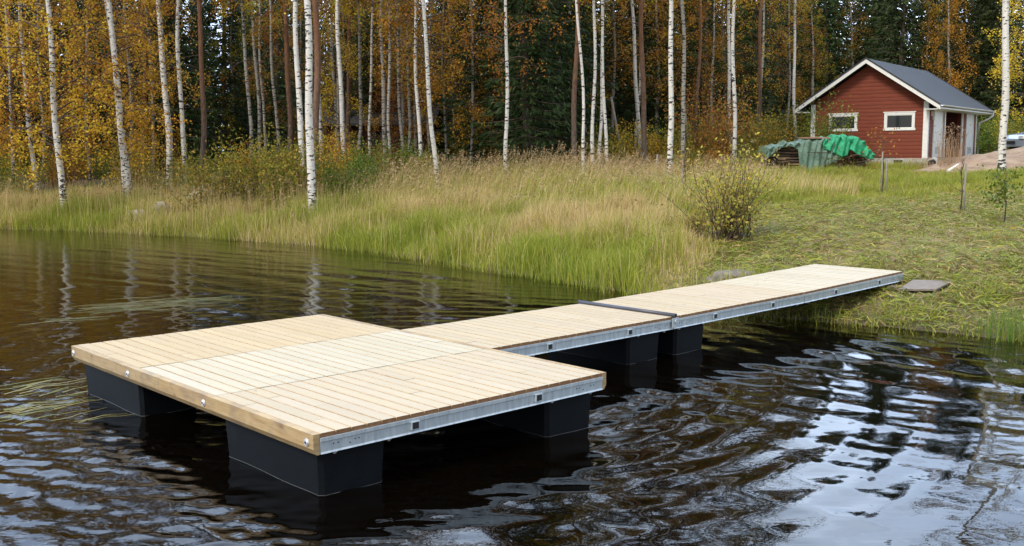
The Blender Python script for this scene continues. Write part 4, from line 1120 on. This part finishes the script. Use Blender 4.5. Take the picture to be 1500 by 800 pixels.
for xw in (-1.5, .2):
    q = NM(); q.box((xw - .5, -.03, .95), (xw + .5, -.002, 1.85)); wd = q.put('window', simple('red_frame', (.12, .03, .025), .7), H2)
    q = NM(); q.box((xw - .42, -.036, 1.03), (xw + .42, -.0305, 1.77)); q.put('pane', M['glass'], wd)
q = NM(); q.box((1.3, -.03, .05), (2.1, -.002, 2.0)); q.put('door', M['black'], H2)

# ------------------------------------------------------------------ grass
def blades(g, P, h, wdt, lean, col, az=None, rg=RNG, mat=0, droop=.35):
    n = len(P)
    az = rg.uniform(0, 2 * PI, n) if az is None else az
    fa = rg.uniform(0, 2 * PI, n)
    side = np.stack([np.cos(fa), np.sin(fa), np.zeros(n)], -1) * (wdt * .5)[:, None]
    d_ = np.stack([np.cos(az), np.sin(az), np.zeros(n)], -1)
    ln = (lean * h)[:, None]
    p1 = P + d_ * ln * .35 + np.stack([np.zeros(n), np.zeros(n), h * .55], -1)
    p2 = P + d_ * ln + np.stack([np.zeros(n), np.zeros(n), h * (1 - droop * np.clip(lean, 0, 1.2))], -1)
    v = np.stack([P - side, P + side, p1 - side * .75, p1 + side * .75, p2], 1).reshape(-1, 3)
    i = np.arange(n)[:, None] * 5
    c = np.repeat(col, 5, 0)
    base = g.n
    g.v.append(v); g.c.append(c); g.n += len(v)
    g.f.append((i + np.array([[0, 1, 3, 2]]) + base, mat, False)); g.f.append((i + np.array([[2, 3, 4]]) + base, mat, False))
    return p2
def scatter(n, x0, x1, y0, y1, rg):
    return rg.uniform(x0, x1, n), rg.uniform(y0, y1, n)
def in_view(X, Y, m=.07):
    return (np.abs(X) < Y * (750 / F + m) + .8)
def patch(X, Y, f=1.0): return .5 + .5 * np.tanh(1.6 * wob(X * f, Y * f))
def lerp(a, b, t): return a + (b - a) * t
cG = np.array([.18, .24, .028]); cYG = np.array([.38, .36, .052]); cTan = np.array([.46, .325, .135]); cPale = np.array([.60, .47, .245]); cDk = np.array([.06, .085, .018])
cBr = np.array([.19, .12, .055])
rg = np.random.default_rng(77)
lbx = np.array([p_[0] for p_ in lb]); lby = np.array([p_[1] for p_ in lb])
def off_board(X, Y): return ~((np.abs(X - lbx.mean()) < .30) & (np.abs(Y - lby.mean()) < .30))
# 1. tall shore reeds along the left and middle bank
n = 420000
X, Y = scatter(n, -21, 4.2, 13, 37, rg)
s = sdist(X, Y); pr_ = patch(X, Y, .8)
keep = in_view(X, Y) & (s > -.55) & (s < 4.6 + .8 * wob(X, Y)) & (rg.uniform(size=n) < np.clip(np.where(s < 0, .55 + s, 1), 0, 1))
keep &= X < np.interp(Y, [13, 15, 17, 19, 30], [1.6, 2.3, 3.2, 4.0, 4.2])
X, Y, s, pr_ = X[keep], Y[keep], s[keep], pr_[keep]
n = len(X); z = tz(X, Y)
hgt = rg.uniform(.30, .74, n) * np.clip((np.interp(Y, [13, 15, 17, 19, 30], [1.6, 2.3, 3.2, 4.0, 4.2]) - X + .3 * wob(X * 2, Y * 2)) / 1.1, .3, 1) * np.interp(s, [-.5, .5, 2, 5], [.85, 1.0, 1.0, .85]) * (.5 + .75 * patch(X * 1.3 + 4, Y, 1.7))
t = rg.uniform(size=n)
tanf = np.clip(np.interp(s, [0, 1.5, 4], [.16, .34, .7]) + .75 * (pr_ - .5), 0, 1)
col = np.where((t < tanf)[:, None], lerp(cTan, cPale, rg.uniform(size=(n, 1))), lerp(cG, cYG, np.clip(rg.uniform(size=(n, 1)) * .8 + .35 * pr_[:, None], 0, 1)))
col = col * rg.uniform(.8, 1.15, (n, 1))
g = NM(); blades(g, np.stack([X, Y, np.maximum(z, -.15) - .02], -1), hgt + np.maximum(0, -z) * .5, rg.uniform(.008, .016, n), np.abs(rg.normal(size=n)) * .35 + .05, col, rg=rg)
# 2. dry tan grass with plumes behind
n2 = 150000
X, Y = scatter(n2, -16, 8.5, 16, 40, rg); s = sdist(X, Y)
lo_ = np.interp(X, [-16, -6, 0, 3, 8], [1.8, 2.6, 2.8, 4.5, 11]); hi_ = np.interp(X, [-16, -7, -3, 2, 8], [5.0, 5.5, 10, 15, 18])
keep = in_view(X, Y) & (s > lo_ + .7 * wob(X * 1.2, Y)) & (s < hi_ + wob(X, Y)) & (rg.uniform(size=n2) < .25 + .75 * patch(X + 7, Y, .6))
X, Y, s = X[keep], Y[keep], s[keep]; n = len(X); z = tz(X, Y)
hgt = rg.uniform(.3, 1.15, n) ** 1.3 * np.interp(X, [-16, -7, -4, 1, 4, 8], [.7, .75, 1.0, 1.0, .8, .6]) * np.interp(s, [2, 6], [.75, 1.05])
col = np.where(rg.uniform(size=(n, 1)) < np.clip(.30 + .45 * np.tanh(wob(X * .5 + 2, Y * .6))[:, None] + .14 * (s[:, None] - 5) / 2, .15, .9), lerp(cTan, cPale, rg.uniform(size=(n, 1))), lerp(cYG, cG, rg.uniform(size=(n, 1)))) * rg.uniform(.75, 1.12, (n, 1))
az = rg.normal(size=n) * .8 + .2
tips = blades(g, np.stack([X, Y, z - .02], -1), hgt, rg.uniform(.007, .013, n), np.abs(rg.normal(size=n)) * .25 + .2, col, az, rg)
# plumes on the tallest
sel = np.where((hgt > .78) & (rg.uniform(size=n) < .30))[0]
for k in range(3):
    Pp = tips[sel] - np.stack([np.cos(az[sel]) * .05 * k, np.sin(az[sel]) * .05 * k, np.full(len(sel), .05 * k)], -1)
    g.leaves(Pp + rg.normal(size=Pp.shape) * .012, rg.uniform(.07, .13, len(sel)), pick([(.36, .25, .13), (.42, .31, .18), (.28, .18, .10)], len(sel), rg), 0, 0, .25, rg)
# reed straws with plumes at the far left bank
n3 = 9000
X, Y = scatter(n3, -19, 3.2, 14, 35, rg); s = sdist(X, Y)
keep = (s > -.2) & (s < 4.2) & in_view(X, Y) & (rg.uniform(size=n3) < np.where(X < -5, 1, .8 * patch(X, Y, 1.1))); X, Y = X[keep], Y[keep]; n = len(X); z = tz(X, Y)
tips = blades(g, np.stack([X, Y, z], -1), rg.uniform(.75, 1.25, n) * np.interp(X, [-8, -4, 3], [1.2, .85, .75]), np.full(n, .010), np.abs(rg.normal(size=n)) * .16, lerp(cTan, cPale, rg.uniform(size=(n, 1))) * .9, rg=rg)
g.leaves(tips - np.array([0, 0, .05]), rg.uniform(.08, .16, n) * np.where(X < -5, 1.1, .6), pick([(.25, .16, .08), (.34, .23, .12)], n, rg), 0, .0, .22, rg)
n6 = 5200
X, Y = scatter(n6, -7, 7.5, 18, 36, rg); s = sdist(X, Y); lo_ = np.interp(X, [-7, -3, 2, 7], [4.0, 5.0, 7.5, 12])
keep = (s > lo_) & (s < lo_ + 5) & in_view(X, Y) & (rg.uniform(size=n6) < patch(X + 3, Y, .9) ** 1.5); X, Y = X[keep], Y[keep]; n = len(X); z = tz(X, Y)
az = rg.normal(size=n) * .45 + .1; hh = rg.uniform(.85, 1.45, n) * np.interp(X, [-7, -4, 2, 4, 7], [.8, 1.05, 1.1, .8, .7]); ln_ = rg.uniform(.22, .5, n)
tips = blades(g, np.stack([X, Y, z], -1), hh, np.full(n, .010), ln_, lerp(cTan, cPale, rg.uniform(size=(n, 1))) * .95, az, rg)
for k in range(6):
    back = np.stack([np.cos(az) * ln_ * .5, np.sin(az) * ln_ * .5, np.full(n, .8)], -1); back /= np.linalg.norm(back, axis=1)[:, None]
    g.leaves(tips - back * (.035 * k) + rg.normal(size=(n, 3)) * .010, rg.uniform(.07, .12, n) * (1 - .07 * abs(k - 2)), pick([(.38, .25, .14), (.47, .34, .20), (.31, .20, .12)], n, rg), 0, 0, .28, rg)
o = g.put('tall_shore_grass', M['grass']); tag(o, kind='stuff')
# 3. lawn and trampled bank on the right
g = NM(); n4 = 800000
X, Y = scatter(n4, 0, 26, 11.5, 48, rg); s = sdist(X, Y)
p1 = patch(X, Y, .55); p2 = patch(X + 3, Y - 5, 1.5)
tramp = np.clip(1.15 - np.abs((Y - 16.5 - (X - 5) * .15) / 7.5), 0, 1) * np.clip((X - 3.2) / 1.5, 0, 1)
keep = in_view(X, Y) & (s > -.12) & off_board(X, Y) & (X > np.interp(Y, [12, 15, 17, 19, 30, 40], [1.2, 2.0, 2.7, 3.6, 2.0, 2.5])) & (s < forest_edge(X) + 3)
keep &= rg.uniform(size=n4) < np.clip(.35 + .75 * p2 - .3 * tramp - .5 * np.clip((Y - 17) / 2, 0, 1) * np.clip((23.5 - Y) / 2, 0, 1) * np.clip((X - 4) / 3, 0, 1) * (p1 < .6) + .25 * (Y > 24), .12, 1)
X, Y, s, p1, p2, tramp = (a[keep] for a in (X, Y, s, p1, p2, tramp)); n = len(X); z = tz(X, Y)
# keep the cabin and the woodpile footprint clear
lx = (X - cpos.x) * math.sin(TC) + (Y - 40) * math.cos(TC); ly = -(X - cpos.x) * math.cos(TC) + (Y - 40) * math.sin(TC)
ok = ~((lx > -.05) & (lx < CLen) & (ly > -.05) & (ly < CWid)); X, Y, s, p1, p2, tramp, z = (a[ok] for a in (X, Y, s, p1, p2, tramp, z)); n = len(X)
hgt = rg.uniform(.05, .17, n) * (.45 + .8 * p1) * (.45 + 1.3 * patch(X + 9, Y + 2, 3.1) ** 2) * (1 - .3 * tramp) * np.interp(Y, [20, 26], [1.0, 1.5]) * np.interp(s, [0, .8, 3, 6], [1.1, 1.35, 1.25, 1])
t = rg.uniform(size=n)
tf = np.clip(.06 + .26 * (1 - p1) + .20 * tramp, 0, .7)
col = np.where((t < tf)[:, None], lerp(cTan * .9, cBr, rg.uniform(size=(n, 1))), lerp(cG, cYG, np.clip(rg.uniform(size=(n, 1)) * .7 + .4 * (1 - p2[:, None]), 0, 1))) * rg.uniform(.75, 1.15, (n, 1))
blades(g, np.stack([X, Y, z - .01], -1), hgt, rg.uniform(.007, .013, n), np.abs(rg.normal(size=n)) * .45 + .2 + tramp * .8, col, rg=rg)
# loose hay lying flat on the trampled part
n5 = 85000
X, Y = scatter(n5, 2.6, 16, 11.6, 24, rg); s = sdist(X, Y)
keep = in_view(X, Y) & off_board(X, Y) & (s > .0) & (rg.uniform(size=n5) < .25 + .6 * patch(X, Y, 1.1)) & (X > np.interp(Y, [12, 15, 17, 19, 30], [1.5, 2.4, 3.0, 3.8, 4]))
X, Y = X[keep], Y[keep]; n = len(X); z = tz(X, Y)
az = rg.uniform(0, PI, n); l = rg.uniform(.10, .32, n); d_ = np.stack([np.cos(az), np.sin(az), rg.normal(size=n) * .14], -1) * l[:, None] * .5
side = np.stack([-np.sin(az), np.cos(az), rg.normal(size=n) * .6], -1) * .006
P = np.stack([X, Y, z + rg.uniform(.01, .06, n)], -1); bow = np.stack([np.zeros(n), np.zeros(n), l * .12], -1)
v = np.stack([P - d_ - side, P - side + bow, P + d_ - side * .2, P + d_ + side * .2, P + side + bow, P - d_ + side], 1).reshape(-1, 3)
i = np.arange(n)[:, None] * 6; base = g.n
col = np.where(rg.uniform(size=(n, 1)) < .38, lerp(cTan, cBr, rg.uniform(size=(n, 1))), lerp(cYG, cG, rg.uniform(size=(n, 1)))) * rg.uniform(.6, 1.05, (n, 1))
g.v.append(v); g.c.append(np.repeat(col, 6, 0)); g.n += len(v)
g.f.append((i + np.array([[0, 1, 4, 5]]) + base, 0, False)); g.f.append((i + np.array([[1, 2, 3, 4]]) + base, 0, False))
o = g.put('lawn_grass', M['grass']); tag(o, kind='stuff')
# 4. water edge sprigs and green rush clumps on the right shore
def clump(name, label, px, py, n, h, rad, col_a, col_b, cat='grass clump', Yd=None, zoff=0, lean=.25, w_=(.006, .012)):
    p = at_z(px, py, 0) if Yd is None else at_y(px, py, Yd)
    zz = max(tzf(p.x, p.y), -.06) + zoff
    r_ = rad * np.sqrt(rg.uniform(size=n)); a = rg.uniform(0, 2 * PI, n)
    P = np.stack([r_ * np.cos(a), r_ * np.sin(a), np.full(n, -.04)], -1)
    q_ = NM(); tp = blades(q_, P, rg.uniform(.45, 1.0, n) * h, rg.uniform(w_[0], w_[1], n), np.abs(rg.normal(size=n)) * lean, lerp(np.array(col_a), np.array(col_b), rg.uniform(size=(n, 1))), rg=rg)
    if 'dry' in name: q_.leaves(tp - np.array([0, 0, .06]), rg.uniform(.1, .2, n), pick([(.40, .28, .14), (.46, .34, .19)], n, rg), 0, 0, .14, rg)
    o = q_.put(name, M['grass'], None, (p.x, p.y, zz)); return tag(o, label, cat)
clump('rush_clump', 'bright green rush clump rising from the water at the right shore', 1478, 497, 150, .62, .28, (.10, .19, .03), (.20, .26, .05))
clump('rush_clump', 'thin green rush tuft left of the bright clump at the right shore', 1428, 491, 26, .42, .16, (.12, .19, .03), (.22, .26, .06))
clump('rush_clump', 'small yellow green tuft at the water edge under the walkway end', 1212, 470, 30, .32, .2, (.20, .24, .04), (.28, .28, .07))
clump('dry_grass_clump', 'tall dry tan grass clump in front of the cabin doors', 1390, 246, 130, 1.75, .42, (.46, .33, .17), (.58, .45, .27), Yd=36.2, lean=.16, w_=(.010, .018))
clump('dry_grass_clump', 'dry brown weed stalks at the left foot of the sand heap', 1345, 250, 90, .55, .5, (.25, .17, .09), (.36, .26, .14), Yd=37, lean=.3)
# sprigs along the whole waterline on the right
g = NM(); n = 2600
X, Y = scatter(n, 2.2, 9.5, 11, 15.5, rg); s = sdist(X, Y); keep = (s > -.45) & (s < .5); X, Y = X[keep], Y[keep]; n = len(X)
blades(g, np.stack([X, Y, np.maximum(tz(X, Y), -.05) - .02], -1), rg.uniform(.08, .30, n), rg.uniform(.006, .011, n), np.abs(rg.normal(size=n)) * .5, lerp(cG, cYG, rg.uniform(size=(n, 1))) * rg.uniform(.8, 1.2, (n, 1)), rg=rg)
o = g.put('waterline_sprigs', M['grass']); tag(o, kind='stuff')
# floating reed leaves on the lake
g = NM()
def floater(px, py, L_, a, k, br=1.0, wk=1.0):
    p = at_z(px, py, 0); c_ = np.array([p.x, p.y])
    for i in range(k):
        l = L_ * rg.uniform(.5, 1.1); aa = a + rg.normal() * .14; st = c_ + rg.normal(size=2) * (.5 * L_ * .5, .22 * L_)
        t = np.linspace(0, 1, 7); cur = rg.normal() * .18
        pts = np.stack([st[0] + l * t * math.cos(aa) - l * cur * t * t * math.sin(aa), st[1] + l * t * math.sin(aa) + l * cur * t * t * math.cos(aa)], -1)
        nrm = np.array([-math.sin(aa), math.cos(aa)]); w_ = .0065 * wk * (1 - t * .8)
        zz = water_z(pts[:, 0], pts[:, 1]) + .004 + .02 * (np.sin(t * 3) if i % 4 == 0 else 0)
        v = np.concatenate([np.concatenate([pts - nrm * w_[:, None], zz[:, None]], 1), np.concatenate([pts + nrm * w_[:, None], zz[:, None] + .002], 1)])
        g.add(v, np.array([(j, j + 1, 8 + j, 7 + j) for j in range(6)]), tuple(lerp(np.array([.16, .18, .035]), np.array([.30, .25, .09]), rg.uniform()) * .55 * br))
floater(150, 452, 1.5, R(25), 26); floater(215, 445, 1.2, R(22), 18); floater(90, 470, 1.0, R(28), 8)
floater(15, 605, .9, R(52), 16, 1.7, 1.7); floater(70, 578, .6, R(48), 6, 1.5, 1.6); floater(80, 622, .5, R(40), 4, 1.3, 1.5); floater(5, 575, .7, R(48), 8, 1.5, 1.6)
o = g.put('floating_reed_leaves', M['grass']); tag(o, kind='stuff')

# fallen leaves on lawn and bank
g = NM(); n = 5000
X, Y = scatter(n, -14, 18, 13, 42, rg); s = sdist(X, Y); keep = (s > .2) & in_view(X, Y); X, Y = X[keep], Y[keep]; n = len(X)
g.leaves(np.stack([X, Y, tz(X, Y) + rg.uniform(.02, .09, n)], -1), rg.uniform(.03, .06, n), pick(ORANGE + YELLOW, n, rg), 0, .7, .7, rg)
o = g.put('fallen_leaves', M['leaf']); tag(o, kind='stuff')

sc.cycles.max_bounces = 6; sc.cycles.diffuse_bounces = 3; sc.cycles.glossy_bounces = 4; sc.cycles.transmission_bounces = 3; sc.cycles.transparent_max_bounces = 4
